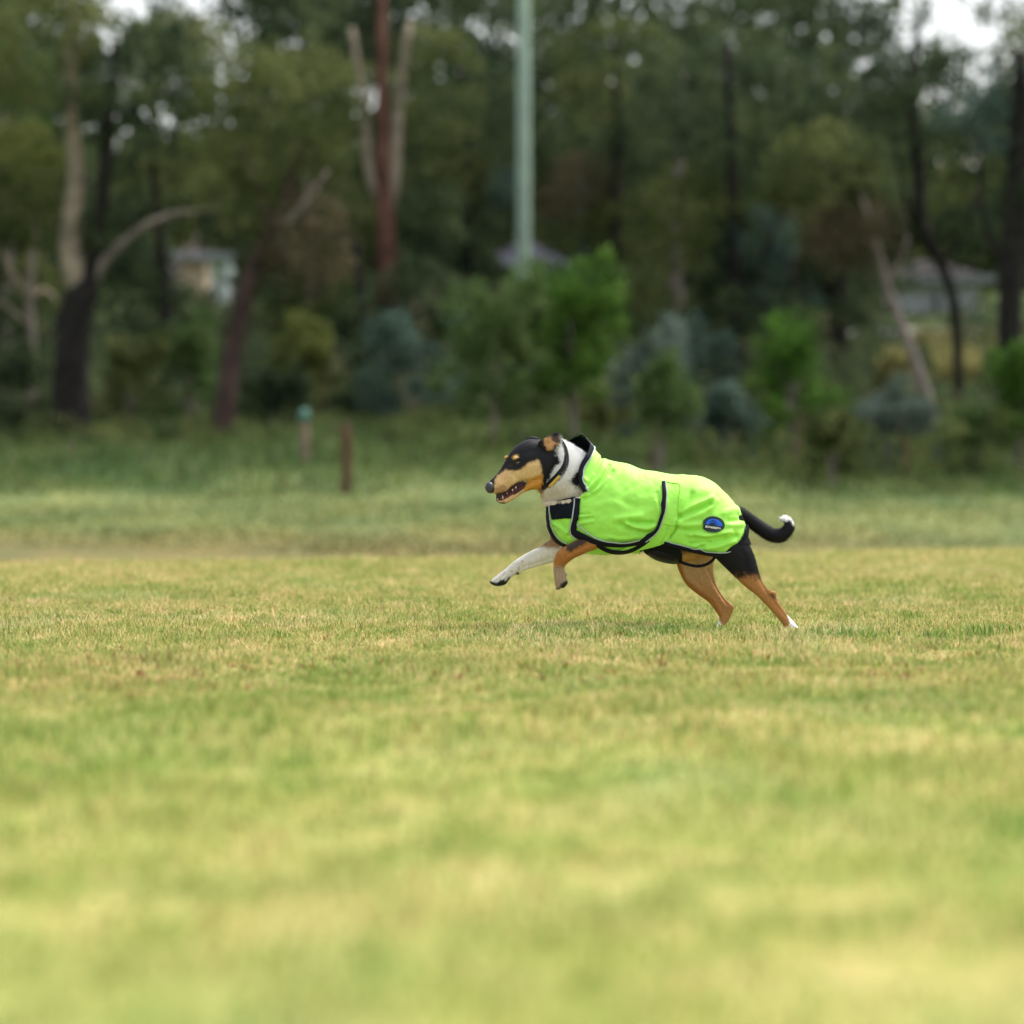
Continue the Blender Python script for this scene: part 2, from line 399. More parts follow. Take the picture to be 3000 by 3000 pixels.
BARK = {
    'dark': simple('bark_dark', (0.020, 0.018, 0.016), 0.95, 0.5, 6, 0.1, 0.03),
    'red': simple('bark_red', (0.058, 0.038, 0.032), 0.9, 0.45, 3, 0.1, 0.02),
    'redpale': simple('bark_rust', (0.120, 0.060, 0.044), 0.9, 0.5, 2, 0.1, 0.02),
    'pale': simple('bark_pale', (0.24, 0.20, 0.145), 0.85, 0.35, 4, 0.15, 0.02),
    'grey': simple('bark_grey', (0.21, 0.175, 0.15), 0.9, 0.3, 5, 0.1, 0.02),
}
LEAF = {
    'mixed': leaf_mat('leaf_mixed', [(0.022, 0.038, 0.018), (0.056, 0.080, 0.029), (0.047, 0.074, 0.049), (0.108, 0.125, 0.052), (0.125, 0.112, 0.069)], 0.6),
    'olive': leaf_mat('leaf_olive', [(0.031, 0.045, 0.015), (0.094, 0.116, 0.038), (0.170, 0.187, 0.071)]),
    'dark': leaf_mat('leaf_dark', [(0.013, 0.024, 0.015), (0.047, 0.071, 0.033), (0.103, 0.134, 0.060)]),
    'blue': leaf_mat('leaf_blue', [(0.027, 0.049, 0.040), (0.058, 0.097, 0.074), (0.108, 0.159, 0.120)]),
    'green': leaf_mat('leaf_green', [(0.031, 0.065, 0.018), (0.076, 0.127, 0.036), (0.125, 0.176, 0.064)]),
    'bright': leaf_mat('leaf_bright', [(0.024, 0.060, 0.009), (0.058, 0.131, 0.018), (0.108, 0.187, 0.036)]),
    'yellow': leaf_mat('leaf_yellow', [(0.058, 0.076, 0.018), (0.103, 0.123, 0.031), (0.148, 0.159, 0.049)]),
    'dry': leaf_mat('leaf_dry', [(0.13, 0.12, 0.052), (0.26, 0.25, 0.09), (0.40, 0.37, 0.16)]),
    'greygreen': leaf_mat('leaf_greygreen', [(0.052, 0.076, 0.060), (0.103, 0.136, 0.110), (0.14, 0.187, 0.153)]),
    'brown': leaf_mat('leaf_brown', [(0.058, 0.056, 0.031), (0.103, 0.089, 0.049), (0.148, 0.120, 0.069)]),
}

def limb(pts, d, dy=0.0):
    """pts: (px, py, half width px[, extra depth m])"""
    P, r = [], []
    for q in pts:
        dd = d + (q[3] if len(q) > 3 else 0) + dy
        P.append(PX(q[0], q[1], dd)); r.append(q[2] * dd / FPX)
    return P, r

def tree(label, d, trunk, bark, limbs, crowns, group='trees of the wood behind the field', seed=0, name='gum_tree'):
    P, r = limb(trunk, d)
    gx, gy = P[0][0], P[0][1]; gz = float(ground_z(gx, gy))
    if P[0][2] > gz - 0.1:                       # carry the stem down to the ground and flare it
        dirv = (P[0] - P[1]); dirv = dirv / abs(dirv[2]); P.insert(0, P[0] + dirv * (P[0][2] - gz + 0.15)); r.insert(0, r[0] * 1.22)
    base = P[0]
    root = empty(name, (float(base[0]), float(base[1]), gz)); tag(root, label, 'tree', group)
    V, F = tube(P, r, 12, 4)
    mesh_obj('trunk', V, F, BARK[bark], root)
    for (lp, lb) in limbs:
        V, F = tube(*limb(lp, d), 8, 4); mesh_obj('limb', V, F, BARK[lb], root)
    for j, (cx, cy, rx, ry, n, lm) in enumerate(crowns):
        C = ell_points(cx, cy, rx, ry, d + 0.4, min(2.4, rx * d / FPX), n, seed * 31 + j)
        L = leaves(C, np.random.default_rng(seed + j).uniform(0.22, 0.5, len(C[~in_gap(C, 1.12)])), 46, 0.15, 0.055, 0.5, seed * 7 + j)
        if L: mesh_obj('crown', L[0], L[1], LEAF[lm], root, False, {'tint': ('FLOAT', L[2])})
    return root

T = [
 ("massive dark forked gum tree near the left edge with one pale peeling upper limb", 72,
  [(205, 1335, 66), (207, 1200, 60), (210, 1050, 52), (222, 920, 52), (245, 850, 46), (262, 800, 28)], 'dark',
  [([(240, 860, 40), (205, 740, 34), (215, 600, 28), (222, 500, 24), (205, 300, 20), (215, 60, 15), (200, -150, 8)], 'pale'),
   ([(245, 850, 26), (290, 780, 18), (370, 700, 12), (460, 645, 10), (560, 620, 8), (680, 618, 5)], 'grey'),
   ([(255, 840, 28), (290, 690, 22), (305, 520, 20), (320, 330, 17), (340, 120, 12)], 'dark')],
  [(330, 640, 120, 130, 26, 'dark'), (60, 600, 130, 150, 34, 'olive'), (380, 250, 260, 200, 90, 'dark'), (120, 130, 260, 190, 80, 'olive')]),
 ("reddish brown leaning gum tree right of the massive dark trunk", 71,
  [(640, 1338, 36), (655, 1230, 33), (672, 1100, 30), (695, 960, 28), (735, 810, 26), (790, 690, 19), (840, 560, 14), (880, 420, 11)], 'red',
  [([(735, 815, 16), (775, 760, 13), (785, 690, 10), (760, 560, 7), (700, 420, 5)], 'red'),
   ([(790, 690, 12), (870, 620, 9), (960, 500, 6)], 'grey')],
  [(880, 720, 150, 160, 34, 'brown'), (700, 600, 150, 110, 26, 'olive'), (800, 330, 260, 190, 90, 'olive')]),
 ("tall straight gum tree with rust red bark on its upper trunk", 84,
  [(1145, 1230, 32), (1138, 950, 30), (1132, 800, 30), (1130, 650, 27), (1124, 500, 22), (1120, 300, 19), (1118, 60, 15), (1116, -120, 10)], 'redpale',
  [([(1135, 640, 8), (1150, 585, 12), (1156, 520, 17), (1168, 300, 15), (1200, 60, 9)], 'pale'), ([(1125, 620, 8), (1102, 570, 12), (1082, 500, 15), (1062, 300, 12), (1030, 80, 8)], 'pale')],
  [(1240, 620, 95, 120, 28, 'dark'), (1020, 640, 90, 130, 26, 'olive'), (1010, 950, 120, 120, 24, 'green'), (1280, 250, 130, 200, 40, 'olive'), (960, 280, 140, 180, 46, 'olive')]),
 ("slender pale grey leaning gum tree beside the dry yellow clearing", 73,
  [(2762, 1290, 17), (2712, 1150, 16), (2668, 1020, 15), (2630, 920, 13), (2596, 830, 12), (2565, 700, 9), (2520, 560, 7)], 'grey',
  [([(2596, 830, 7), (2640, 760, 5), (2660, 690, 4)], 'grey')],
  [(2490, 690, 120, 120, 36, 'brown'), (2420, 500, 150, 140, 40, 'olive')]),
 ("thin dark crooked gum tree in front of the white building", 74,
  [(2812, 1230, 15), (2808, 1100, 15), (2802, 960, 16), (2786, 850, 16), (2752, 765, 18), (2712, 690, 19), (2692, 600, 19), (2690, 480, 17), (2670, 300, 14), (2690, 60, 9)], 'dark',
  [([(2712, 700, 10), (2670, 640, 8), (2640, 520, 6), (2610, 380, 4)], 'dark'), ([(2752, 765, 9), (2830, 690, 7), (2860, 560, 5)], 'dark')],
  [(2620, 640, 90, 90, 24, 'dark'), (2850, 660, 90, 70, 18, 'dark'), (2760, 300, 240, 170, 84, 'dark')]),
 ("broad dark gum tree trunk at the right edge", 70,
  [(2948, 1400, 30), (2950, 1250, 30), (2956, 1050, 33), (2962, 850, 36), (2972, 650, 34), (2985, 450, 30), (2990, 150, 20)], 'dark',
  [([(2965, 800, 16), (2900, 690, 11), (2870, 560, 8), (2880, 400, 5)], 'dark')],
  [(3060, 560, 150, 150, 34, 'dark'), (2930, 330, 200, 120, 40, 'blue'), (3150, 200, 200, 240, 60, 'olive')]),
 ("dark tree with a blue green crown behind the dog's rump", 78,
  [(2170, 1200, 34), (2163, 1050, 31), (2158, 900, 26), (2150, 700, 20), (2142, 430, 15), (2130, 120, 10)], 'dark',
  [([(2160, 880, 12), (2230, 760, 9), (2290, 620, 6)], 'dark')],
  [(2150, 900, 130, 150, 44, 'dark'), (2200, 720, 120, 120, 34, 'blue'), (2060, 640, 140, 130, 40, 'olive'), (2150, 330, 240, 220, 90, 'dark')]),
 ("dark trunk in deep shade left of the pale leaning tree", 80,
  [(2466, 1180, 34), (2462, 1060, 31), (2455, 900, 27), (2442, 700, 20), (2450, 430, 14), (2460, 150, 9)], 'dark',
  [([(2455, 900, 12), (2390, 790, 8), (2340, 640, 6)], 'dark')],
  [(2430, 850, 150, 130, 50, 'dark'), (2330, 620, 120, 150, 44, 'olive'), (2450, 320, 220, 200, 80, 'dark')]),
 ("slim dark stem between the forked tree and the red leaning tree", 79,
  [(496, 1300, 26), (490, 1150, 24), (480, 1000, 20), (485, 850, 17), (468, 690, 14), (450, 520, 13), (445, 250, 9)], 'dark',
  [([(485, 860, 8), (540, 760, 6), (580, 690, 4)], 'grey')],
  [(470, 930, 130, 120, 40, 'dark'), (420, 780, 80, 60, 12, 'dark'), (560, 460, 180, 110, 44, 'olive'), (520, 180, 200, 150, 50, 'olive')]),
 ("pale bare branched tree at the far left edge", 75,
  [(92, 1290, 13), (95, 1120, 13), (92, 980, 12), (86, 870, 12), (96, 740, 9), (110, 640, 6)], 'grey',
  [([(88, 875, 9), (30, 790, 7), (-30, 640, 5)], 'pale'), ([(88, 872, 9), (130, 850, 7), (165, 880, 5)], 'pale'), ([(92, 960, 7), (10, 890, 5), (-60, 860, 4)], 'pale')],
  [(0, 980, 110, 110, 26, 'dark'), (20, 460, 170, 110, 40, 'yellow')]),
 ("dark leafy tree right of the pale green pole", 92,
  [(1800, 1150, 26), (1795, 900, 22), (1800, 650, 17), (1810, 400, 13), (1800, 100, 8)], 'dark', [],
  [(1830, 700, 150, 150, 56, 'olive'), (1700, 560, 110, 120, 36, 'brown'), (1900, 480, 170, 150, 60, 'dark'), (1800, 220, 220, 180, 70, 'olive')]),
 ("dark rounded tree filling the wood left of the pale green pole", 90,
  [(1370, 1180, 26), (1375, 950, 22), (1365, 700, 17), (1370, 450, 12), (1360, 150, 8)], 'dark', [],
  [(1370, 740, 120, 140, 56, 'dark'), (1320, 520, 120, 130, 50, 'olive'), (1400, 330, 130, 170, 54, 'dark'), (1420, 560, 90, 60, 18, 'blue')]),
 ("tall olive tree with brown tipped crown above the dog's back", 88,
  [(1985, 1200, 26), (1990, 980, 23), (1980, 760, 18), (1990, 500, 14), (2000, 200, 9)], 'grey', [],
  [(1960, 850, 140, 130, 50, 'olive'), (1990, 600, 130, 130, 40, 'yellow'), (2000, 300, 200, 190, 66, 'dark')]),
 ("drooping blue grey gum tree over the deep green shrub", 86,
  [(2320, 1200, 24), (2315, 980, 21), (2330, 760, 17), (2310, 500, 13), (2330, 200, 8)], 'grey', [],
  [(2300, 870, 110, 130, 40, 'blue'), (2290, 640, 120, 140, 44, 'green'), (2560, 620, 120, 130, 30, 'dark'), (2330, 420, 150, 160, 50, 'olive')]),
 ("olive tree with drooping twigs right of the red leaning trunk", 85,
  [(900, 1200, 22), (905, 980, 20), (915, 760, 16), (905, 520, 12), (915, 240, 7)], 'grey', [],
  [(900, 920, 120, 120, 40, 'olive'), (930, 700, 110, 120, 40, 'brown'), (900, 450, 160, 110, 46, 'olive'), (950, 800, 90, 90, 20, 'yellow')]),
 ("yellow green leafy tree at the top left corner", 82,
  [(20, 1220, 24), (15, 980, 21), (25, 760, 17), (10, 500, 13), (20, 200, 8)], 'grey', [],
  [(30, 620, 130, 100, 40, 'yellow'), (-100, 500, 220, 240, 70, 'olive'), (60, 850, 130, 110, 36, 'olive'), (20, 280, 200, 160, 60, 'green')]),
 ("dense dark tree in shade above the blue green shrubbery", 83,
  [(1080, 1230, 22), (1085, 1080, 20), (1060, 900, 16), (1040, 700, 12)], 'dark', [],
  [(1060, 1000, 120, 120, 44, 'dark'), (1240, 880, 140, 120, 46, 'dark'), (1380, 960, 100, 120, 30, 'dark')]),
 ("grey stemmed tree outside the field's left corner", 78,
  [(-420, 1300, 34), (-410, 1000, 28), (-430, 700, 22), (-420, 300, 14)], 'grey', [],
  [(-430, 800, 260, 260, 60, 'dark'), (-400, 300, 320, 260, 80, 'olive')]),
 ("olive crowned tree outside the field's right corner", 78,
  [(3380, 1300, 34), (3390, 1000, 28), (3370, 700, 22), (3380, 300, 14)], 'dark', [],
  [(3400, 800, 260, 260, 60, 'dark'), (3380, 300, 320, 260, 80, 'olive')]),
]
for i, (lab, d, tr, bk, lm, cr) in enumerate(T): tree(lab, d, tr, bk, lm, cr, seed=i + 1)

def shrub(label, x, top, hw, d, lm, bark='grey', seed=0, dens=1.0, shape=1.0, stem=0.10, name='shrub'):
    X = (x - 1500) * d / FPX; Y = d - CAM_D; gz = float(ground_z(X, Y)); zt = CAM_H + (HOR - top) * d / FPX; h = zt - gz; w = hw * d / FPX
    root = empty(name, (X, Y, gz)); tag(root, label, 'shrub' if h < 3.6 else 'small tree', 'shrubs along the edge of the wood')
    r = np.random.default_rng(900 + seed); parts = []
    for k in range(4):
        a = r.uniform(0, 6.28); e = r.uniform(0.2, 0.6) * w
        parts.append(tube([(X, Y, gz - 0.05), (X + e * math.cos(a) * .4, Y + e * math.sin(a) * .4, gz + h * .4), (X + e * math.cos(a), Y + e * math.sin(a), gz + h * .8)], (0.035, 0.022, 0.008), 6, 3))
    mesh_obj('stem', *merge(parts), BARK[bark], root)
    n = int(34 * dens * max(0.6, w * h)); t = r.uniform(0, 1, n) ** 0.85
    prof = np.sin(np.clip(stem + t * (1 - stem), 0, 1) ** shape * math.pi * 0.93 + 0.12) ** 0.7
    a = r.uniform(0, 6.283, n); q = np.sqrt(r.uniform(0.10, 1, n)) * w * prof * (1.12 - 0.42 * t) * r.uniform(0.75, 1.18, n) * (0.8 + 0.5 * vnoise(a * 1.3 + seed * 3, t * 3.1, 1.0, 5))
    C = np.column_stack([X + q * np.cos(a), Y + q * np.sin(a) * 0.8, gz + h * (stem + (0.97 - stem) * t)])
    for k in range(7):                      # shoots that stand above the crown
        aa = r.uniform(0, 6.28); qq = r.uniform(0.1, 0.95) * w; hh_ = r.uniform(0.55, 1.0) * h; m_ = 5
        C = np.vstack([C, np.column_stack([X + qq * math.cos(aa) + r.normal(0, .05, m_), Y + qq * math.sin(aa) + r.normal(0, .05, m_), gz + hh_ + np.linspace(0, 0.22 * h, m_)])])
    L = leaves(C, r.uniform(0.14, 0.32, len(C)), 38, 0.12, 0.055, 0.1, 950 + seed, thin=False)
    mesh_obj('foliage', L[0], L[1], LEAF[lm], root, False, {'tint': ('FLOAT', L[2])})
S = [
 ("mid green bushy sapling just left of the bright green bush", 1445, 880, 165, 65, 'green', 1.1, 0.9, 0.24),
 ("bright green dense bush below the pale green pole", 1682, 845, 135, 65.5, 'bright', 1.7, 0.85, 0.34),
 ("blue green open sapling with thin stem above the coat", 1905, 1000, 150, 64, 'greygreen', 0.6, 0.9, 0.25),
 ("low green shrub overlapping the blue green sapling", 1930, 1090, 90, 62.5, 'green', 0.7, 1.0),
 ("deep green broad bush right of the dark rump side trunk", 2330, 985, 160, 66, 'bright', 0.9, 0.95, 0.2),
 ("grey blue low shrub at the foot of the pale leaning tree", 2590, 1160, 130, 64, 'greygreen', 0.8, 0.9),
 ("dark green bush at the right edge of the photo", 2985, 1075, 70, 64, 'bright', 0.9, 1.0),
 ("dark blue green thicket between the two posts and the saplings", 1220, 985, 190, 73, 'blue', 1.0, 0.9),
 ("yellow green shrub above the green topped post", 925, 985, 140, 76, 'yellow', 0.7, 0.9),
 ("green shrub left of the red leaning trunk", 560, 965, 110, 75, 'green', 0.8, 0.9),
 ("dull green thicket beside the massive dark trunk", 370, 1040, 120, 74, 'olive', 0.9, 0.9),
 ("dark green thicket at the left edge", 45, 1060, 130, 73, 'dark', 1.0, 0.9),
 ("dark shrub behind the saplings in the middle", 1590, 1080, 130, 74, 'dark', 1.0, 0.9),
 ("dark shrub behind the green topped post", 800, 1120, 130, 74, 'dark', 1.0, 0.9),
 ("small green shrub above the dog's hips", 2120, 1170, 110, 65, 'blue', 0.7, 0.9),
 ("olive low shrub between the deep green bush and grey blue shrub", 2440, 1240, 90, 62, 'olive', 0.7, 0.9),
 ("green low shrub beside the broad trunk at the right", 2860, 1220, 100, 64, 'green', 0.7, 0.9),
 ("green sapling at the foot of the thick pale green pole", 1560, 850, 85, 71, 'green', 0.9, 0.8),
 ("dry yellow shrub left of the pale leaning tree", 2625, 1070, 55, 76, 'dry', 0.6, 0.9),
 ("dark thicket under the red barked tree", 1060, 1130, 110, 76, 'dark', 1.0, 0.9),
 ("olive shrub behind the coat's shoulders", 1780, 1160, 110, 67, 'olive', 0.7, 0.9),
 ("blue green thicket in front of the dark rump side trunk", 2060, 1000, 110, 74, 'blue', 0.7, 0.9),
]
for i, (lab, x, top, hw, d, lm, dens, shp, *st) in enumerate(S): shrub(lab, x, top, hw, d, lm, seed=i, dens=dens, shape=shp, stem=st[0] if st else 0.10)

# thin sapling stems in the rank grass
for i, (x, y0, y1, d, lab) in enumerate(((1905, 1370, 1180, 63, "thin brown sapling stem above the coat"), (2335, 1400, 1200, 64, "thin brown sapling stem under the deep green bush"),
                                         (2645, 1410, 1280, 63, "thin rusty sapling stem under the grey blue shrub"))):
    b, t = PX(x, y0, d), PX(x + 8, y1, d); b[2] = float(ground_z(b[0], b[1])) - 0.05
    V, F = tube([b, (b + t) / 2 + np.array((0.03, 0, 0)), t], (0.03, 0.024, 0.015), 8, 4)
    tag(mesh_obj('sapling', V, F, BARK['redpale']), lab, 'sapling', 'thin saplings on the bank')

# rough undergrowth under the trees and the far wooded hillside
def und(d0, d1, dens, h0, h1, seed, lim=1.5):
    r = np.random.default_rng(seed); hw = 1500 * d1 / FPX * lim; n = int(dens * 2 * hw * (d1 - d0))
    X = r.uniform(-hw, hw, n); Y = r.uniform(d0, d1, n) - CAM_D; h = h0 + (h1 - h0) * vnoise(X, Y, 0.5, 3) ** 2
    return np.column_stack([X, Y, ground_z(X, Y) + h * r.uniform(0.1, 1, n)])
C = und(60, 74, 4.2, 0.10, 1.5, 61)
dl = 60.5 + 8.0 / (1 + np.exp((C[:, 0] - 1.8) * 1.6)) + 4.0 * (vnoise(C[:, 0], C[:, 1] * 0, 0.6, 9) - 0.5)      # the rough edge comes forward on the right
C = C[C[:, 1] + CAM_D > dl]; C = C[(C[:, 2] - ground_z(C[:, 0], C[:, 1]) < 0.42) | (C[:, 0] > 1.5)]
L = leaves(C, 0.26, 34, 0.14, 0.035, -0.8, 62, thin=False)
tag(mesh_obj('undergrowth', L[0], L[1], LEAF['olive'], None, False, {'tint': ('FLOAT', L[2])}), 'low rough undergrowth beneath the trees', 'undergrowth', kind='stuff')
C = und(70, 92, 3.0, 0.4, 3.6, 63); C = C[(C[:, 1] + CAM_D > 75.5) | (C[:, 0] > -0.8)]
L = leaves(C, 0.36, 30, 0.16, 0.06, 0.2, 64)
tag(mesh_obj('shaded_undergrowth', L[0], L[1], LEAF['mixed'], None, False, {'tint': ('FLOAT', L[2])}), 'dark scrub growing in the shade of the wood', 'undergrowth', kind='stuff')
r_ = np.random.default_rng(70); n = 6200
X = r_.uniform(-19, 19, n); D = r_.uniform(96, 122, n); Y = D - CAM_D
topz = 11.5 + 4.5 * vnoise(X, Y, 0.25, 4)
Zc = ground_z(X, Y) + r_.uniform(0, 1, n) * (topz - ground_z(X, Y))
keep = vnoise(X + Y * 0.5, Zc, 0.55, 6) > 0.10
keep &= ~((X > 8.6) & (X < 14.8) & (D > 99)) & ~((X > -11.2) & (X < -6.8) & (D > 103)) & ~((X > -1.5) & (X < 2.2) & (D > 106) & (Zc < 8.5))      # woodland left out before the houses so that light reaches their walls
C = np.column_stack([X, Y, Zc])[keep]
L = leaves(C, 0.75, 26, 0.34, 0.15, 0.4, 71)
tag(mesh_obj('woodland', L[0], L[1], LEAF['dark'], None, False, {'tint': ('FLOAT', L[2])}), 'distant dark woodland on the hillside behind the trees', 'woodland', kind='stuff')
r_ = np.random.default_rng(72); n = 3600
X = r_.uniform(-30, 30, n); D = r_.uniform(152, 185, n); Y = D - CAM_D
topz = 11.0 + 3.0 * vnoise(X, Y, 0.2, 9); Zc = ground_z(X, Y) + r_.uniform(0, 1, n) * np.maximum(topz - ground_z(X, Y), 0.5)
L = leaves(np.column_stack([X, Y, Zc]), 0.9, 26, 0.6, 0.28, 0.4, 73, thin=False)
tag(mesh_obj('hill_woodland', L[0], L[1], LEAF['olive'], None, False, {'tint': ('FLOAT', L[2])}), 'wooded hilltop far behind the houses', 'woodland', kind='stuff')
# dry yellow grass on the clearing behind the crooked tree
r_ = np.random.default_rng(80); n = 1500
X = r_.uniform(9.2, 13.6, n); Y = r_.uniform(92, 100, n) - CAM_D
L = leaves(np.column_stack([X, Y, ground_z(X, Y) + r_.uniform(0, 0.6, n)]), 0.3, 14, 0.3, 0.05, -1.0, 81, thin=False)
tag(mesh_obj('dry_grass', L[0], L[1], LEAF['dry'], None, False, {'tint': ('FLOAT', L[2])}), 'dry yellow grass on the slope behind the crooked dark tree', 'grass', kind='stuff')

# poles
POLE = simple('pole_paint', (0.30, 0.40, 0.31), 0.6, 0.12, 3, 0.3)
def pole(x, hw, d, ztop, lab, mat):
    X = (x - 1500) * d / FPX; Y = d - CAM_D; gz = float(ground_z(X, Y)); r = hw * d / FPX
    root = empty('pole', (X, Y, gz)); tag(root, lab, 'pole', 'poles standing among the trees')
    V, F = tube([(X, Y, gz - 0.3), (X, Y, gz + 4), (X, Y, ztop)], (r * 1.08, r * 1.03, r * 0.9), 20, 3); mesh_obj('shaft', V, F, mat, root)
    V, F = tube([(X, Y, ztop), (X, Y, ztop + 0.06)], (r * 1.0, r * 0.6), 20, 1); mesh_obj('cap', V, F, mat, root)
pole(1534, 19.5, 88, 12.5, "thick pale green pole standing among the trees", POLE)
pole(1702, 12, 108, 8.4, "thin distant blue grey pole right of the thick one", simple('pole_grey', (0.24, 0.32, 0.33), 0.6, 0.1, 3))

# posts in front of the wood
RUST = simple('post_rust', (0.105, 0.058, 0.040), 0.9, 0.35, 12, 0.1, 0.01); WEATH = simple('post_timber', (0.22, 0.16, 0.12), 0.9, 0.3, 12, 0.1, 0.01)
GRN = simple('post_green', (0.07, 0.17, 0.13), 0.6, 0.15, 12)
def post(x, hw, ytop, d, lab, mat, capm=None):
    X = (x - 1500) * d / FPX; Y = d - CAM_D; gz = float(ground_z(X, Y)); w = hw * d / FPX; zt = CAM_H + (HOR - ytop) * d / FPX
    root = empty('wooden_post', (X, Y, gz)); tag(root, lab, 'post', 'posts on the grass before the wood')
    V, F = tube([(X, Y, gz - 0.2), (X + .01, Y, (gz + zt) / 2), (X, Y, zt - 0.02), (X, Y, zt)], (w, w * .97, w * .97, w * 0.8), 14, 2); mesh_obj('post', V, F, mat, root)
    if capm is not None:
        V, F = tube([(X, Y, zt - 0.16), (X, Y, zt - 0.02), (X, Y, zt + 0.04)], (w * 1.25, w * 1.25, w * 0.7), 14, 2); mesh_obj('cap', V, F, capm, root)
post(1013, 15, 1245, 60, "plain reddish brown post nearer the field", RUST)
post(892, 13, 1205, 64.5, "weathered post with a green painted top", WEATH, GRN)
post(1908 - 2000 + 300, 4, 1290, 66, "thin low stake left of the red leaning trunk", WEATH)

# houses glimpsed through the wood
def house(x0, x1, ybase, yeave, yridge, d, depth, wallc, roofc, lab, windows=()):
    a, b = PX(x0, ybase, d), PX(x1, ybase, d); ze = PX(0, yeave, d)[2]; zr = PX(0, yridge, d)[2]; gz = float(min(ground_z(a[0], a[1]), ground_z(b[0], b[1] + depth))) - 0.3
    root = empty('house', (float((a[0] + b[0]) / 2), float(a[1]), gz)); tag(root, lab, 'house', 'houses glimpsed through the wood')
    X0, X1, Y0, Y1 = a[0], b[0], a[1], a[1] + depth
    mesh_obj('wall', *box(X0, X1, Y0, Y1, gz, ze), simple('wall_' + lab[:6], wallc, 0.85, 0.08, 2), root, False)
    e = 0.4; zm = ze + 0.003; ym = (Y0 + Y1) / 2
    V = [(X0 - e, Y0 - e, zm), (X1 + e, Y0 - e, zm), (X1 + e, Y1 + e, zm), (X0 - e, Y1 + e, zm), (X0 + 0.8, ym, zr), (X1 - 0.8, ym, zr)]
    rf = mesh_obj('roof', V, [(0, 1, 5, 4), (2, 3, 4, 5), (1, 2, 5), (3, 0, 4), (0, 3, 2, 1)], simple('roof_' + lab[:6], roofc, 1.0, 0.12, 3, 0.0), root, False)
    mesh_obj('gutter', *box(X0 - e, X1 + e, Y0 - e - 0.12, Y0 - e - 0.002, ze - 0.12, ze + 0.10), simple('gutter_' + lab[:6], (0.32, 0.34, 0.36), 0.5, 0.05, 3), rf, False)
    G = simple('glass_' + lab[:6], (0.05, 0.07, 0.09), 0.1, 0.1, 3, 0.6); FR = simple('frame_' + lab[:6], (0.7, 0.7, 0.7), 0.5, 0.05, 3)
    for (u0, u1) in windows:
        wx0, wx1 = X0 + (X1 - X0) * u0, X0 + (X1 - X0) * u1; z1 = ze - 0.35; z0 = z1 - 1.1
        w = mesh_obj('window', *box(wx0, wx1, Y0 - 0.06, Y0 - 0.002, z0, z1), FR, root, False)
        mesh_obj('pane', *box(wx0 + .07, wx1 - .07, Y0 - 0.08, Y0 - 0.062, z0 + .07, z1 - .07), G, w, False)
house(470, 605, 850, 748, 700, 132, 7, (0.62, 0.47, 0.33), (0.07, 0.050, 0.042), "beige brick house glimpsed at the upper left", [(0.12, 0.34)])
house(616, 668, 850, 752, 738, 128, 3, (0.78, 0.84, 0.84), (0.42, 0.46, 0.46), "small white shed beside the beige house")
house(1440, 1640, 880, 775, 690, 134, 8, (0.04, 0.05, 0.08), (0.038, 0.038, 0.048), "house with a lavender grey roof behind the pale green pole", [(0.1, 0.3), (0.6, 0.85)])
house(2625, 2870, 920, 818, 745, 124, 8, (0.72, 0.75, 0.80), (0.055, 0.050, 0.050), "white walled house behind the crooked dark tree", [(0.42, 0.55)])
# lane in front of the white house
ROAD = simple('lane_surface', (0.36, 0.35, 0.34), 0.9, 0.1, 2)
p0 = PX(2600, 970, 112); V, F = grid_sheet(np.linspace(p0[0] - 6, p0[0] + 12, 24), np.linspace(109.5, 114.5, 8), lambda X, Y: ground_z(X, Y) + 0.03)
tag(mesh_obj('road', V, F, ROAD), 'pale grey lane crossing the clearing at the right', kind='structure')

# ---------------------------------------------------------------- THE DOG
S7 = 700.0
def wx(p): return (p[0] - 1500) / S7, (1845 - p[1]) / S7
def Z2(x, y): return 1400 + x / 2.0125, 1230 + y / 2.0125       # measured views of the photograph -> 3000 px frame
def Z1(x, y): return 1400 + x / 3.715, 1240 + y / 3.715
def PH(x, y): return 1400 + x / 7.431, 1240 + y / 7.431
def Z3(x, y): return 1940 + x / 3.864, 1380 + y / 3.864
def ZF(x, y): return 1400 + x / 5.367, 1560 + y / 5.367
ZA = lambda x, y: (1640 + x / 4.953, 1250 + y / 4.953)
ZB = lambda x, y: (1840 + x / 5.084, 1380 + y / 5.084)
def mp(f, L): return [f(*p) for p in L]

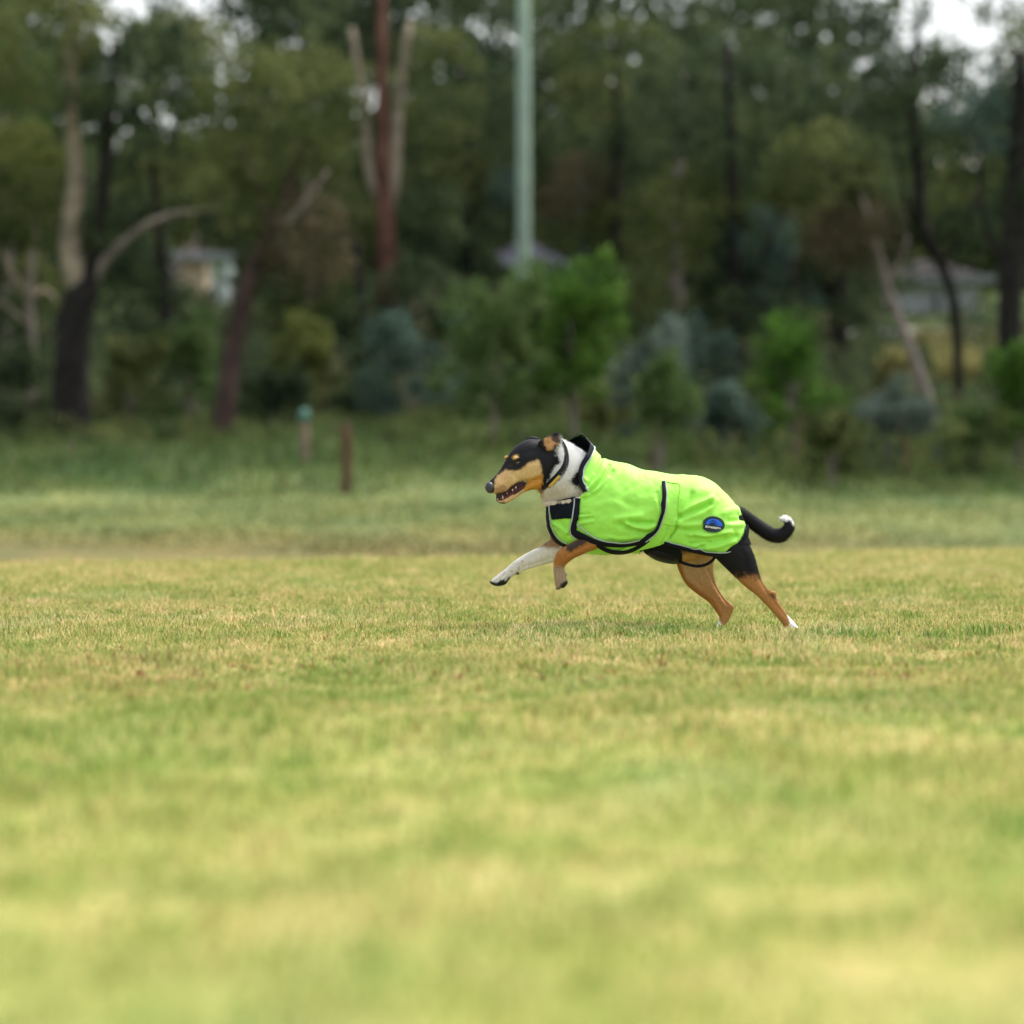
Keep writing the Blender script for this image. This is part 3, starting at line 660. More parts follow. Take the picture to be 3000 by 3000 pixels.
def loft(rings, f=lambda x, y: (x, y), k=1.0, seg=28, sub=6, y0=0.0, ex=2.0, capend=True):
    """rings: (Tx,Ty, Bx,By, halfwidth[, centre y px[, skew]]) in view f; k = px per unit of that view"""
    A = []
    for r in rings:
        T_, B_ = wx(f(r[0], r[1])), wx(f(r[2], r[3])); w = r[4] / k / S7
        yy = (r[5] if len(r) > 5 else 0) / S7 + y0; sk = r[6] if len(r) > 6 else 0
        A.append((*T_, *B_, w, yy, sk))
    A = crom(A, sub); V = []
    th = np.linspace(0, 2 * np.pi, seg, endpoint=False)
    cs, sn = np.cos(th), np.sin(th); e = 2 / ex
    cs = np.sign(cs) * np.abs(cs) ** e; sn = np.sign(sn) * np.abs(sn) ** e
    for (tx, tz, bx_, bz, w, yy, sk) in A:
        cx, cz, hx, hz = (tx + bx_) / 2, (tz + bz) / 2, (tx - bx_) / 2, (tz - bz) / 2
        ly = -w * sn                          # sn>0 : near side (towards the lens)
        V.append(np.column_stack([cx + hx * cs - sk * ly, yy + ly, cz + hz * cs]))
    n = len(V); V = np.concatenate(V); F = []
    for i in range(n - 1):
        for j in range(seg):
            F.append((i * seg + j, i * seg + (j + 1) % seg, (i + 1) * seg + (j + 1) % seg, (i + 1) * seg + j))
    if capend:
        c0, c1 = V[:seg].mean(0), V[-seg:].mean(0); V = np.vstack([V, c0, c1]); a, b = len(V) - 2, len(V) - 1
        for j in range(seg):
            F.append((j, a, (j + 1) % seg)); F.append(((n - 1) * seg + j, (n - 1) * seg + (j + 1) % seg, b))
    return V, F

def ball(c, r, seg=14):
    """ellipsoid: c=(px,py,ypx), r=(rx,ry,rz) px"""
    x, z = wx(c); V, F = [], []
    for i in range(seg // 2 + 1):
        a = math.pi * i / (seg // 2)
        for j in range(seg):
            b = 2 * math.pi * j / seg
            V.append((x + r[0] / S7 * math.sin(a) * math.cos(b), c[2] / S7 + r[1] / S7 * math.sin(a) * math.sin(b), z + r[2] / S7 * math.cos(a)))
    for i in range(seg // 2):
        for j in range(seg): F.append((i * seg + j, i * seg + (j + 1) % seg, (i + 1) * seg + (j + 1) % seg, (i + 1) * seg + j))
    return np.array(V), F

KH = 7.431
SK = 0.30        # the head is turned a little towards the lens
HY = lambda x: -SK * 0.55 * max(0.0, (1650 - x)) / KH          # centre depth (px) of the head at view x
def HR(*q): return [(a, b, c, d, w, HY((a + c) / 2) + 4, SK) for (a, b, c, d, w) in q]
NLEG, FLEG = -52, 50
parts = []
# upper head and muzzle
parts.append(loft(HR((255, 1255, 300, 1520, 78), (330, 1190, 380, 1540, 100), (430, 1085, 480, 1545, 114), (520, 955, 620, 1505, 126), (600, 815, 780, 1370, 142),
                     (720, 620, 950, 1270, 200), (880, 455, 1120, 1260, 250), (1080, 355, 1300, 1330, 275), (1290, 350, 1440, 1350, 275), (1480, 370, 1580, 1250, 240), (1620, 420, 1640, 1150, 170)), PH, KH, sub=5))
# lower jaw
parts.append(loft(HR((412, 1655, 425, 1715, 42), (480, 1668, 500, 1745, 62), (600, 1612, 612, 1745, 80), (780, 1488, 795, 1645, 102), (950, 1395, 970, 1520, 130), (1080, 1260, 1170, 1450, 180), (1240, 1150, 1360, 1450, 215), (1420, 1100, 1440, 1430, 190)), PH, KH, sub=5))
# brow ridges, cheek
for (hx, hy, yy, rr) in ((822, 765, -175, (70, 40, 50)), (625, 745, 40, (58, 40, 46))):
    p = PH(hx, hy); parts.append(ball((p[0], p[1], HY(hx) + yy / KH), tuple(v / KH for v in rr)))
# ears
parts.append(loft([(1290, 440, 1500, 640, 40, HY(1450) - 28, .2), (1345, 375, 1660, 600, 42, HY(1450) - 33, .2), (1440, 325, 1710, 500, 34, HY(1450) - 37, .2), (1560, 262, 1752, 385, 26, HY(1500) - 38, .2), (1640, 215, 1768, 290, 20, HY(1500) - 38, .2), (1688, 178, 1722, 205, 12, HY(1500) - 37, .2)], PH, KH, sub=5))
parts.append(loft([(1050, 420, 1330, 480, 30, HY(1150) + 26), (1040, 330, 1330, 350, 30, HY(1150) + 30), (1130, 285, 1330, 320, 24, HY(1150) + 32), (1240, 285, 1370, 335, 16, HY(1150) + 32)], PH, KH, sub=4))
# neck and trunk
parts.append(loft([(1585, 1310, 1570, 1410, 24, -2, .1), (1612, 1288, 1576, 1424, 36, -2, .1), (1642, 1290, 1588, 1440, 43, 0, .1), (1690, 1315, 1600, 1484, 56), (1742, 1350, 1606, 1535, 62), (1790, 1368, 1617, 1578, 74), (1840, 1380, 1650, 1598, 84), (1890, 1390, 1715, 1612, 92),
                   (1935, 1394, 1800, 1615, 95), (1985, 1400, 1880, 1612, 92), (2030, 1408, 1950, 1622, 84), (2070, 1416, 2030, 1634, 80), (2105, 1432, 2090, 1628, 78), (2135, 1462, 2135, 1610, 66), (2160, 1492, 2166, 1585, 46), (2174, 1516, 2176, 1556, 24)], seg=36, sub=5))
# dark tuck of the flank
parts.append(loft([(1895, 1590, 1885, 1618, 40), (1925, 1590, 1918, 1640, 55), (1965, 1590, 1962, 1652, 58), (2000, 1595, 2000, 1650, 52), (2040, 1600, 2040, 1640, 50)], sub=4))
# tail
tl = mp(Z2, [(1515, 530), (1560, 560), (1620, 607), (1680, 650), (1735, 678), (1785, 680), (1820, 655), (1832, 618), (1812, 590), (1778, 580)])
tr_ = [13, 14, 15.5, 16.5, 17, 16.5, 14.5, 12, 9, 4]
TP = [(*wx(p), ) for p in tl]; TP = [(a, 0.0 - 0.002 * i, b) for i, (a, b) in enumerate(TP)]
parts.append(tube(TP, [v / S7 for v in tr_], 16, 5))
# hind legs
parts.append(loft([(760, 380, 200, 600, 105, -22), (880, 600, 420, 820, 118, -30), (965, 800, 560, 945, 112, -36), (1035, 950, 690, 1075, 92, -40), (1082, 1120, 820, 1200, 68, -44), (1115, 1225, 935, 1310, 54, -47), (1180, 1318, 1060, 1405, 42, -49),
                   (1262, 1362, 1132, 1480, 38, -50), (1290, 1440, 1185, 1535, 34, -50), (1345, 1535, 1250, 1605, 33, -50), (1410, 1625, 1322, 1690, 36, -50), (1468, 1690, 1365, 1748, 42, -50), (1515, 1745, 1410, 1778, 40, -50), (1535, 1778, 1480, 1792, 22, -50)], Z3, 3.864, sub=5))
parts.append(ball((*Z3(1240, 1385), NLEG), (11, 7, 9)))
parts.append(loft([(560, 560, 60, 640, 105, 22), (600, 800, 110, 860, 118, 28), (598, 980, 162, 1040, 108, 34), (588, 1110, 203, 1155, 92, 38), (612, 1250, 278, 1290, 72, 42), (665, 1370, 400, 1395, 56, 45), (735, 1460, 530, 1490, 44, 48),
                   (822, 1535, 620, 1605, 36, 50), (800, 1620, 655, 1660, 31, 50), (757, 1705, 648, 1712, 33, 50), (716, 1765, 605, 1772, 40, 50), (680, 1812, 560, 1808, 42, 50), (640, 1838, 556, 1828, 24, 50)], Z3, 3.864, sub=5))
# fore legs
parts.append(loft([(2050, -260, 2400, 60, 110, -30), (1950, -60, 2150, 150, 90, -44), (1800, 0, 1985, 212, 80, -60), (1640, 62, 1800, 272, 74, -68), (1500, 132, 1640, 338, 70, -68), (1355, 218, 1510, 400, 68, -64), (1238, 300, 1420, 468, 66, -60), (1192, 400, 1372, 520, 60, -57),
                   (1182, 520, 1362, 570, 54, -52), (1188, 640, 1372, 650, 56, -52), (1202, 750, 1392, 730, 64, -52), (1215, 820, 1388, 800, 62, -52), (1228, 862, 1345, 845, 44, -52)], ZF, 5.367, sub=5))
parts.append(loft([(1700, -120, 1990, 180, 130, 22), (1330, 20, 1620, 330, 125, 32), (1130, 130, 1370, 430, 104, 40), (1000, 222, 1190, 478, 82, 46), (850, 288, 1000, 522, 68, 50), (700, 368, 830, 575, 60, 50), (575, 452, 690, 625, 58, 50),
                   (455, 555, 580, 678, 56, 50), (345, 645, 490, 755, 62, 50), (262, 708, 435, 825, 66, 50), (208, 755, 330, 852, 54, 50), (195, 785, 250, 845, 32, 50)], ZF, 5.367, sub=5))
parts.append(ball((*ZF(630, 640), 50), (7, 6, 7))); parts.append(ball((*ZF(530, 610), 42), (5, 4, 5)))
parts.append(ball((*ZF(1380, 655), NLEG), (5, 5, 5))); parts.append(ball((*ZF(1362, 770), NLEG), (10, 9, 11))); parts.append(ball((*ZF(1330, 822), NLEG), (9, 9, 9)))
# toes: separate knuckled toes on the paws
def toes(f, pts, yc, rx, rz, ry=4.2):
    for i, (x, y) in enumerate(pts):
        p = f(x, y)
        for s in (-1, 1): parts.append(ball((p[0] + (i % 2) * 2, p[1], yc + s * (3.4 + 5.2 * i)), (rx, ry, rz), 10))
toes(ZF, [(250, 800), (300, 815)], 50, 10, 6.5)
toes(ZF, [(1262, 845), (1290, 830)], NLEG, 6.5, 8)
toes(Z3, [(1515, 1775), (1500, 1772)], NLEG, 7, 6)
toes(Z3, [(592, 1822), (605, 1818)], 50, 7, 6)
BV, BF = merge(parts)
tmp = mesh_obj('tmp', BV, BF, None)
md = tmp.modifiers.new('r', 'REMESH'); md.mode = 'VOXEL'; md.voxel_size = 0.0031; md.use_smooth_shade = True
ms_ = tmp.modifiers.new('s', 'SMOOTH'); ms_.factor = 0.5; ms_.iterations = 4
dg = bpy.context.evaluated_depsgraph_get(); ev = tmp.evaluated_get(dg)
body_me = bpy.data.meshes.new_from_object(ev); bpy.data.objects.remove(tmp)
nv = len(body_me.vertices); co = np.empty(nv * 3, np.float32); body_me.vertices.foreach_get('co', co); co = co.reshape(-1, 3).astype(float)
no = np.empty(nv * 3, np.float32); body_me.vertices.foreach_get('normal', no); no = no.reshape(-1, 3).astype(float)

def pip(px, py, poly):
    """points in polygon"""
    poly = np.asarray(poly, float); n = len(poly); ins = np.zeros(len(px), bool); j = n - 1
    for i in range(n):
        xi, yi = poly[i]; xj, yj = poly[j]
        c = ((yi > py) != (yj > py)) & (px < (xj - xi) * (py - yi) / (yj - yi + 1e-12) + xi)
        ins ^= c; j = i
    return ins
def seg_dist(px, py, pts):
    d = np.full(len(px), 1e9)
    for a, b in zip(pts[:-1], pts[1:]):
        a = np.array(a, float); b = np.array(b, float); ab = b - a; L = ab @ ab + 1e-9
        t = np.clip(((px - a[0]) * ab[0] + (py - a[1]) * ab[1]) / L, 0, 1)
        d = np.minimum(d, np.hypot(px - a[0] - t * ab[0], py - a[1] - t * ab[1]))
    return d

RELIEF = [  # (view polyline, amplitude mm, width px): hollows and ridges of bone, tendon and toes on the side we see
 (mp(Z3, [(520, 1120), (590, 1270), (670, 1400), (740, 1510)]), -5.5, 5), (mp(Z3, [(330, 1050), (350, 1200), (450, 1320)]), -2.5, 8), (mp(Z3, [(420, 1330), (560, 1440), (660, 1580), (690, 1680)]), 2.5, 6),
 (mp(Z3, [(1090, 1210), (1150, 1330), (1210, 1430)]), -4.5, 5), (mp(Z3, [(960, 1270), (1100, 1400), (1220, 1530), (1330, 1660)]), 2.0, 6), (mp(Z3, [(900, 900), (930, 1030), (960, 1150)]), -3.0, 9), (mp(Z3, [(1230, 1450), (1320, 1560), (1400, 1660)]), -2.2, 4),
 (mp(Z3, [(680, 1640), (690, 1720), (650, 1800)]), -2.0, 3.5), (mp(Z3, [(1400, 1690), (1470, 1760)]), -2.4, 2.6), (mp(Z3, [(1440, 1680), (1515, 1750)]), -2.4, 2.6),
 (mp(ZF, [(1430, 330), (1600, 240), (1800, 140)]), -3.5, 5), (mp(ZF, [(1300, 330), (1330, 420)]), 3.0, 6), (mp(ZF, [(1260, 560), (1265, 700), (1280, 860)]), -2.8, 2.8), (mp(ZF, [(1320, 640), (1325, 760), (1320, 840)]), -2.8, 2.8),
 (mp(ZF, [(700, 560), (900, 500), (1130, 420)]), -3.0, 5), (mp(ZF, [(640, 480), (700, 450)]), 3.0, 7), (mp(ZF, [(430, 660), (340, 740), (240, 800)]), -3.2, 2.6), (mp(ZF, [(470, 690), (400, 760), (330, 820)]), -3.2, 2.6),
 (mp(PH, [(700, 1060), (800, 1160), (950, 1240)]), -2.6, 6), (mp(PH, [(520, 1180), (620, 1290), (680, 1400)]), -1.6, 6), (mp(PH, [(480, 1330), (560, 1400), (500, 1460)]), 2.2, 6), (mp(PH, [(870, 890), (880, 880)]), -4.0, 8),
 (mp(PH, [(920, 700), (1100, 620), (1250, 600)]), -2.4, 10), (mp(PH, [(1000, 950), (1180, 900), (1300, 900)]), 2.2, 8), (mp(PH, [(560, 980), (700, 900)]), -2.2, 7), (mp(PH, [(1480, 440), (1580, 430), (1640, 360)]), -4.0, 7),
]
bpx, bpy_ = co[:, 0] * S7 + 1500, 1845 - co[:, 2] * S7
for pts, amp, wd in RELIEF:
    pts = crom(pts, 3); lo = pts.min(0) - wd * 3; hi = pts.max(0) + wd * 3
    yc = 0
    k = np.where((bpx > lo[0]) & (bpx < hi[0]) & (bpy_ > lo[1]) & (bpy_ < hi[1]) & (no[:, 1] < 0))[0]
    d = seg_dist(bpx[k], bpy_[k], pts); co[k] += no[k] * (amp * 0.001 * np.exp(-(d / wd) ** 2) * np.clip(-no[k, 1] * 1.5, 0, 1))[:, None]
body_me.vertices.foreach_set('co', co.astype(np.float32).ravel()); body_me.update()
body_me.vertices.foreach_get('normal', _n := np.empty(nv * 3, np.float32)); no = _n.reshape(-1, 3).astype(float)

def body_colour(P, jitter=2.2):
    """coat markings of the dog as patches of fur colour, with some shade painted into the ruff"""
    r = np.random.default_rng(5)
    px = P[:, 0] * S7 + 1500; py = 1845 - P[:, 2] * S7; Y = P[:, 1] * S7
    jx = (vnoise(P[:, 0], P[:, 2], 130, 1) - 0.5) * 2 * jitter + r.normal(0, 0.55 * jitter / 2, len(P)); jz = (vnoise(P[:, 0], P[:, 2], 130, 2) - 0.5) * 2 * jitter + r.normal(0, .55 * jitter / 2, len(P))
    x, y = px + jx, py + jz
    BLK = np.array((0.009, 0.009, 0.012)); TAN = np.array((0.60, 0.39, 0.185)); TAN2 = np.array((0.50, 0.235, 0.035)); WHT = np.array((0.90, 0.90, 0.88)); CRM = np.array((0.72, 0.64, 0.50))
    ORG = np.array((0.38, 0.155, 0.040)); C = np.tile(BLK, (len(P), 1))
    def poly(f, L): return pip(x, y, mp(f, L))
    head = px < 1640
    # white ruff; its lower part is yellowish, with shade put into the colour
    ruff = pip(x, y, [PH(1690, 380), PH(1668, 540), PH(1690, 700), PH(1745, 850), PH(1640, 900), PH(1575, 1000), PH(1520, 1180), PH(1470, 1350), PH(1400, 1400), PH(1370, 1460), (1570, 1500), (1600, 1600), (1800, 1560), (1760, 1300), (1640, 1260)])
    C[ruff] = WHT
    lw = np.clip((y - 1385) / 60 + 0.7 * (vnoise(P[:, 0], P[:, 2], 60, 4) - 0.5), 0, 1)[:, None]; C[ruff] = (WHT * (1 - lw) + CRM * lw)[ruff]
    C[ruff & pip(x, y, mp(Z1, [(1045, 520), (990, 590), (1020, 660), (1080, 655), (1100, 690), (1200, 760), (1200, 500), (1110, 500)]))] = BLK
    C[pip(x, y, mp(PH, [(1500, 1380), (1420, 1400), (1390, 1500), (1440, 1520)]))] = CRM
    # cheek and muzzle
    tan = poly(PH, [(345, 1330), (385, 1215), (440, 1130), (530, 1050), (610, 1015), (700, 1030), (830, 1035), (950, 1000), (1050, 890), (1110, 855), (1190, 845), (1270, 790), (1320, 790), (1365, 900), (1395, 1000), (1405, 1150), (1398, 1400), (1460, 1480), (1300, 1520), (1050, 1530), (900, 1620), (700, 1720), (560, 1780), (360, 1780), (300, 1560)])
    C[tan] = TAN
    warm = tan & poly(PH, [(1000, 1500), (1020, 1350), (1120, 1240), (1230, 1180), (1330, 1120), (1390, 1040), (1410, 1500)]); C[warm] = TAN2
    soft = tan & poly(PH, [(680, 1080), (950, 1040), (1150, 880), (1330, 860), (1360, 1100), (1100, 1210), (900, 1260), (760, 1330)]); C[soft] = (0.66, 0.47, 0.235)
    C[tan & (seg_dist(x, y, mp(PH, [(560, 1400), (500, 1440), (430, 1460)])) < 9)] = (0.36, 0.21, 0.10)
    # far side of the muzzle bridge stays dark in front of the eyes
    for c, rr in (((815, 735), (72, 46)), ((585, 722), (66, 52))):
        cc = PH(*c); a = R(-28); dx, dy = x - cc[0], y - cc[1]; u = dx * math.cos(a) + dy * math.sin(a); v = -dx * math.sin(a) + dy * math.cos(a)
        C[(u / (rr[0] / KH)) ** 2 + (v / (rr[1] / KH)) ** 2 < 1] = (0.60, 0.36, 0.12)
    # lips, mouth
    C[pip(x, y, mp(PH, [(650, 880), (740, 850), (770, 900), (760, 970), (700, 980), (640, 940)]))] = (0.028, 0.018, 0.018)
    C[head & pip(px, py, mp(PH, [(800, 1370), (870, 1290), (980, 1265), (1030, 1310), (1010, 1390), (930, 1460), (860, 1480)]))] = (0.012, 0.009, 0.010)
    lip = np.minimum(seg_dist(px, py, mp(PH, [(390, 1545), (520, 1525), (640, 1480), (740, 1375), (860, 1300), (980, 1275), (1015, 1320)])),
                     seg_dist(px, py, mp(PH, [(1015, 1330), (990, 1400), (900, 1470), (790, 1540)])))
    C[head & (lip < 3.0)] = (0.012, 0.010, 0.010)
    C[head & (seg_dist(px, py, mp(PH, [(395, 1700), (430, 1725), (480, 1745), (570, 1738)])) < 3.2)] = (0.02, 0.015, 0.013)
    mouth = pip(px, py, mp(PH, [(400, 1560), (530, 1530), (650, 1490), (750, 1390), (870, 1310), (990, 1290), (1010, 1330), (930, 1440), (800, 1530), (690, 1590), (600, 1640), (520, 1680), (410, 1670)]))
    C[mouth] = (0.055, 0.010, 0.012)
    # ear lining
    C[pip(x, y, mp(PH, [(1445, 330), (1560, 300), (1640, 330), (1700, 420), (1640, 470), (1640, 560), (1510, 590), (1440, 470)])) & (Y < HY(1500) - 30)] = (0.52, 0.29, 0.14)
    C[pip(x, y, mp(PH, [(1580, 290), (1700, 230), (1740, 270), (1730, 380), (1670, 420), (1600, 340)])) & (Y < HY(1500) - 30)] = (0.13, 0.09, 0.075)
    # brindled trunk hidden by the coat, tan belly
    trunk = (px > 1800) & (px < 2200) & (py > 1560) & (py < 1665); C[trunk & (x > 1992) & (y > 1590) & (px < 2100)] = (0.42, 0.24, 0.08)
    # tail
    tail = (px > 2165) & (py < 1610); C[tail] = BLK
    C[tail & pip(x, y, mp(Z2, [(1740, 540), (1900, 540), (1900, 640), (1848, 630), (1838, 596), (1800, 612), (1766, 612)]))] = WHT
    # hind legs
    near = Y < 0
    hl = (py > 1610) & (px > 1900)
    k = hl & ~near; tt = np.clip((1735 - y) / 80, 0, 1)[:, None]; cc_ = np.array((0.40, 0.195, 0.070)) * (1 - tt) + np.array((0.50, 0.33, 0.18)) * tt; C[k] = cc_[k]
    C[k & (seg_dist(x, y, mp(Z3, [(165, 1050), (240, 1240), (400, 1400), (560, 1500), (640, 1640)])) < 11)] = (0.33, 0.13, 0.03)
    C[k & pip(x, y, mp(Z3, [(640, 1690), (715, 1790), (650, 1900), (480, 1900), (540, 1740)]))] = WHT
    k = hl & near & (px > 2085)
    edge = 1380 + (1165 + 70 * vnoise(P[:, 0], P[:, 2], 45, 7)) / 3.864
    tt = np.clip((y - edge + 9 + r.normal(0, 5, len(P))) / 18, 0, 1)[:, None]; cc_ = BLK * (1 - tt) + np.array((0.36, 0.165, 0.050)) * tt; C[k] = cc_[k]
    C[k & (seg_dist(x, y, mp(Z3, [(1225, 1395), (1262, 1425)])) < 4.5)] = (0.10, 0.055, 0.03)
    C[k & pip(x, y, mp(Z3, [(1410, 1600), (1580, 1740), (1580, 1840), (1470, 1830), (1425, 1720)]))] = WHT
    # fore legs
    fl = (px < 1850) & (py > 1545)
    k = fl & ~near & (y > 1560); C[k] = (0.74, 0.71, 0.65); C[k & (px < 1640) & (py < 1602)] = (0.45, 0.27, 0.16)
    C[k & (seg_dist(x, y, mp(ZF, [(1140, 70), (1060, 160)])) < 5)] = (0.05, 0.04, 0.03)
    C[k & (seg_dist(x, y, mp(ZF, [(1130, 20), (1180, 60)])) < 7)] = WHT
    for c, rr in (((705, 465), 5), ((530, 610), 5), ((800, 560), 4), ((640, 570), 5)):
        cc = ZF(*c); C[k & (np.hypot(x - cc[0], y - cc[1]) < rr * 0.8)] = (0.48, 0.38, 0.28)
    C[k & (np.hypot(px - ZF(625, 655)[0], py - ZF(625, 655)[1]) < 5.5)] = (0.02, 0.018, 0.016)
    C[k & pip(px, py, mp(ZF, [(180, 770), (300, 795), (350, 750), (410, 745), (450, 770), (470, 710), (520, 700), (480, 800), (400, 900), (200, 900)]))] = (0.018, 0.014, 0.015)
    k = fl & near & (py < 1760) & pip(px, py, mp(ZF, [(1150, -60), (2200, -60), (2200, 420), (1500, 420), (1460, 900), (1100, 900)]))
    C[k] = ORG; tt = np.clip((y - (1560 + 520 / 5.367) + 6 + r.normal(0, 3, len(P))) / 12, 0, 1)[:, None]; cc_ = ORG * (1 - tt) + np.array((0.36, 0.26, 0.165)) * tt; C[k] = cc_[k]
    C[k & (seg_dist(x, y, mp(ZF, [(1440, 235), (1560, 170), (1740, 70)])) < 10)] = (0.05, 0.035, 0.03)
    C[k & (seg_dist(x, y, mp(ZF, [(1205, 290), (1186, 420), (1180, 520)])) < 2.5)] = (0.60, 0.48, 0.36)
    C[k & pip(px, py, mp(ZF, [(1290, 800), (1400, 740), (1420, 800), (1360, 880), (1290, 870)]))] = (0.03, 0.022, 0.018)
    return np.clip(C * (1 + 0.10 * r.normal(0, 1, (len(P), 1))), 0.004, 0.95)

# mark the haired surface
cols = np.zeros((nv, 3))
for q_ in range(8):
    r__ = np.random.default_rng(40 + q_); o_ = r__.normal(0, 0.0030, (nv, 3)); o_[:, 1] = 0
    cols += body_colour(co + o_) / 8
ca = body_me.attributes.new('fur_colour', 'FLOAT_COLOR', 'POINT'); ca.data.foreach_set('color', np.column_stack([cols, np.ones(nv)]).astype(np.float32).ravel())
def fur_mat(name, rough=0.6, spec=0.18):
    m, n, b = mat_new(name); a = n.nodes.new('ShaderNodeAttribute'); a.attribute_name = 'fur_colour'
    v = ramp(n, noise(n, 260, 3, pos(n)), [(0.3, (0.8, 0.8, 0.8)), (0.7, (1.15, 1.15, 1.15))])
    n.links.new(mixc(n, 1.0, a.outputs['Color'], v, 'MULTIPLY'), b.inputs['Base Color']); b.inputs['Roughness'].default_value = rough
    b.inputs['Specular IOR Level'].default_value = spec; b.inputs['Sheen Weight'].default_value = 0.02; b.inputs['Sheen Roughness'].default_value = 0.5
    return m
FUR = fur_mat('fur_skin', 0.55)
dog = empty('dog', (0, 0, 0)); tag(dog, 'black tan and white dog bounding left across the grass in a lime coat', 'dog')
body_me.materials.clear(); body_me.materials.append(FUR)
body = bpy.data.objects.new('body', body_me); COL.objects.link(body); body.parent = dog
body_me.polygons.foreach_set('use_smooth', [True] * len(body_me.polygons))
BT = BVHTree.FromPolygons([Vector(v) for v in co], [tuple(p.vertices) for p in body_me.polygons])

# ---- the coat hull
def hull_rings():
    return [(1652, 1296, 1560, 1392, 50, 0, .1), (1676, 1282, 1572, 1412, 54, 0, .05), (1703, 1275, 1583, 1440, 58), (1732, 1302, 1596, 1476, 65), (1766, 1338, 1602, 1522, 74), (1800, 1350, 1610, 1562, 84), (1845, 1361, 1640, 1596, 93), (1888, 1375, 1695, 1619, 100),
            (1932, 1383, 1760, 1628, 104), (1975, 1388, 1832, 1620, 103), (2018, 1393, 1905, 1628, 99), (2058, 1398, 1985, 1650, 96), (2092, 1414, 2050, 1660, 93), (2122, 1438, 2105, 1650, 86), (2148, 1464, 2148, 1634, 72), (2168, 1494, 2178, 1608, 52), (2180, 1522, 2190, 1580, 30), (2186, 1540, 2192, 1562, 10)]
HS, HSUB = 300, 17
hv, hf = loft(hull_rings(), seg=HS, sub=HSUB, ex=2.15, capend=False)
hv = hv.copy()
hpx, hpy = hv[:, 0] * S7 + 1500, 1845 - hv[:, 2] * S7
# folds: (polyline px, amplitude mm (+ ridge / - valley), width px)
FOLDS = [
 (mp(ZA, [(400, 870), (490, 720), (560, 560), (620, 440)]), -3.4, 5), (mp(ZA, [(430, 960), (560, 820), (650, 680), (715, 540)]), -3.6, 5), (mp(ZA, [(340, 1045), (520, 960), (640, 830), (760, 640)]), -3.2, 6),
 (mp(ZA, [(400, 900), (540, 760), (640, 600)]), 2.6, 6), (mp(ZA, [(370, 1010), (560, 900), (700, 740)]), 2.6, 6), (mp(ZA, [(360, 760), (420, 800), (480, 700)]), 2.0, 6),
 (mp(ZA, [(1000, 1360), (1150, 1385), (1330, 1390)]), -4.6, 6), (mp(ZA, [(960, 1400), (1080, 1450), (1250, 1470), (1350, 1430)]), 4.0, 7), (mp(ZA, [(880, 1420), (1050, 1500), (1250, 1540)]), -3.6, 8), (mp(ZA, [(800, 1330), (960, 1320), (1150, 1290)]), 2.4, 10),
 (mp(ZA, [(280, 1270), (420, 1262)]), -2.2, 4), (mp(ZA, [(260, 1340), (460, 1310)]), -2.4, 4), (mp(ZA, [(270, 1300), (430, 1290)]), 1.8, 4), (mp(ZA, [(270, 1400), (470, 1370)]), 1.8, 5),
 (mp(ZA, [(1400, 960), (1440, 1130)]), -2.2, 6), (mp(ZA, [(1380, 1080), (1420, 1230)]), 1.6, 5), (mp(ZA, [(700, 1600), (900, 1620), (1100, 1600)]), 2.0, 6), (mp(ZA, [(900, 1080), (1100, 1150), (1300, 1130)]), -1.6, 12), (mp(ZA, [(540, 1150), (700, 1100), (900, 1120)]), 1.6, 12),
 (mp(ZB, [(740, 680), (900, 600), (1060, 540), (1200, 480)]), -5.0, 7), (mp(ZB, [(760, 640), (860, 480), (930, 330)]), -2.8, 7), (mp(ZB, [(790, 620), (920, 540), (1080, 460), (1240, 400)]), 3.2, 8), (mp(ZB, [(760, 740), (900, 690), (1050, 640), (1180, 560), (1290, 450)]), 3.0, 8),
 (mp(ZB, [(740, 800), (900, 800), (1040, 790)]), 3.4, 9), (mp(ZB, [(740, 860), (900, 880), (1080, 860)]), -2.2, 7), (mp(ZB, [(960, 980), (1130, 1010), (1300, 985), (1420, 960)]), -4.0, 6), (mp(ZB, [(900, 940), (1100, 960), (1300, 940), (1500, 900)]), 3.4, 7),
 (mp(ZB, [(920, 1080), (1040, 1060), (1200, 1050)]), -3.0, 5), (mp(ZB, [(1060, 1120), (1250, 1060), (1450, 1010), (1600, 960)]), -3.4, 6), (mp(ZB, [(1150, 1140), (1350, 1110), (1560, 1040)]), 3.0, 7), (mp(ZB, [(960, 1110), (1150, 1080)]), 2.4, 5),
 (mp(ZB, [(1480, 740), (1620, 730), (1700, 700)]), -2.6, 7), (mp(ZB, [(1420, 620), (1600, 560)]), 1.8, 10), (mp(ZB, [(1500, 800), (1680, 790)]), 2.0, 9), (mp(ZB, [(700, 830), (640, 930), (600, 1000)]), -3.6, 6), (mp(ZB, [(560, 860), (540, 960), (480, 1060)]), -2.4, 5),
 (mp(ZB, [(1100, 700), (1040, 900)]), 1.2, 12), (mp(ZB, [(1450, 350), (1600, 500)]), -1.2, 8), (mp(ZB, [(1000, 300), (1300, 330)]), 1.0, 16), (mp(ZB, [(1640, 640), (1700, 700)]), -3.0, 4),
 ([(1622, 1545), (1640, 1560), (1655, 1582)], -1.2, 4), ([(1615, 1528), (1640, 1545), (1660, 1560)], 2.6, 4), ([(1640, 1530), (1655, 1545), (1668, 1570)], -0.8, 4),
]
disp = np.zeros(len(hv))
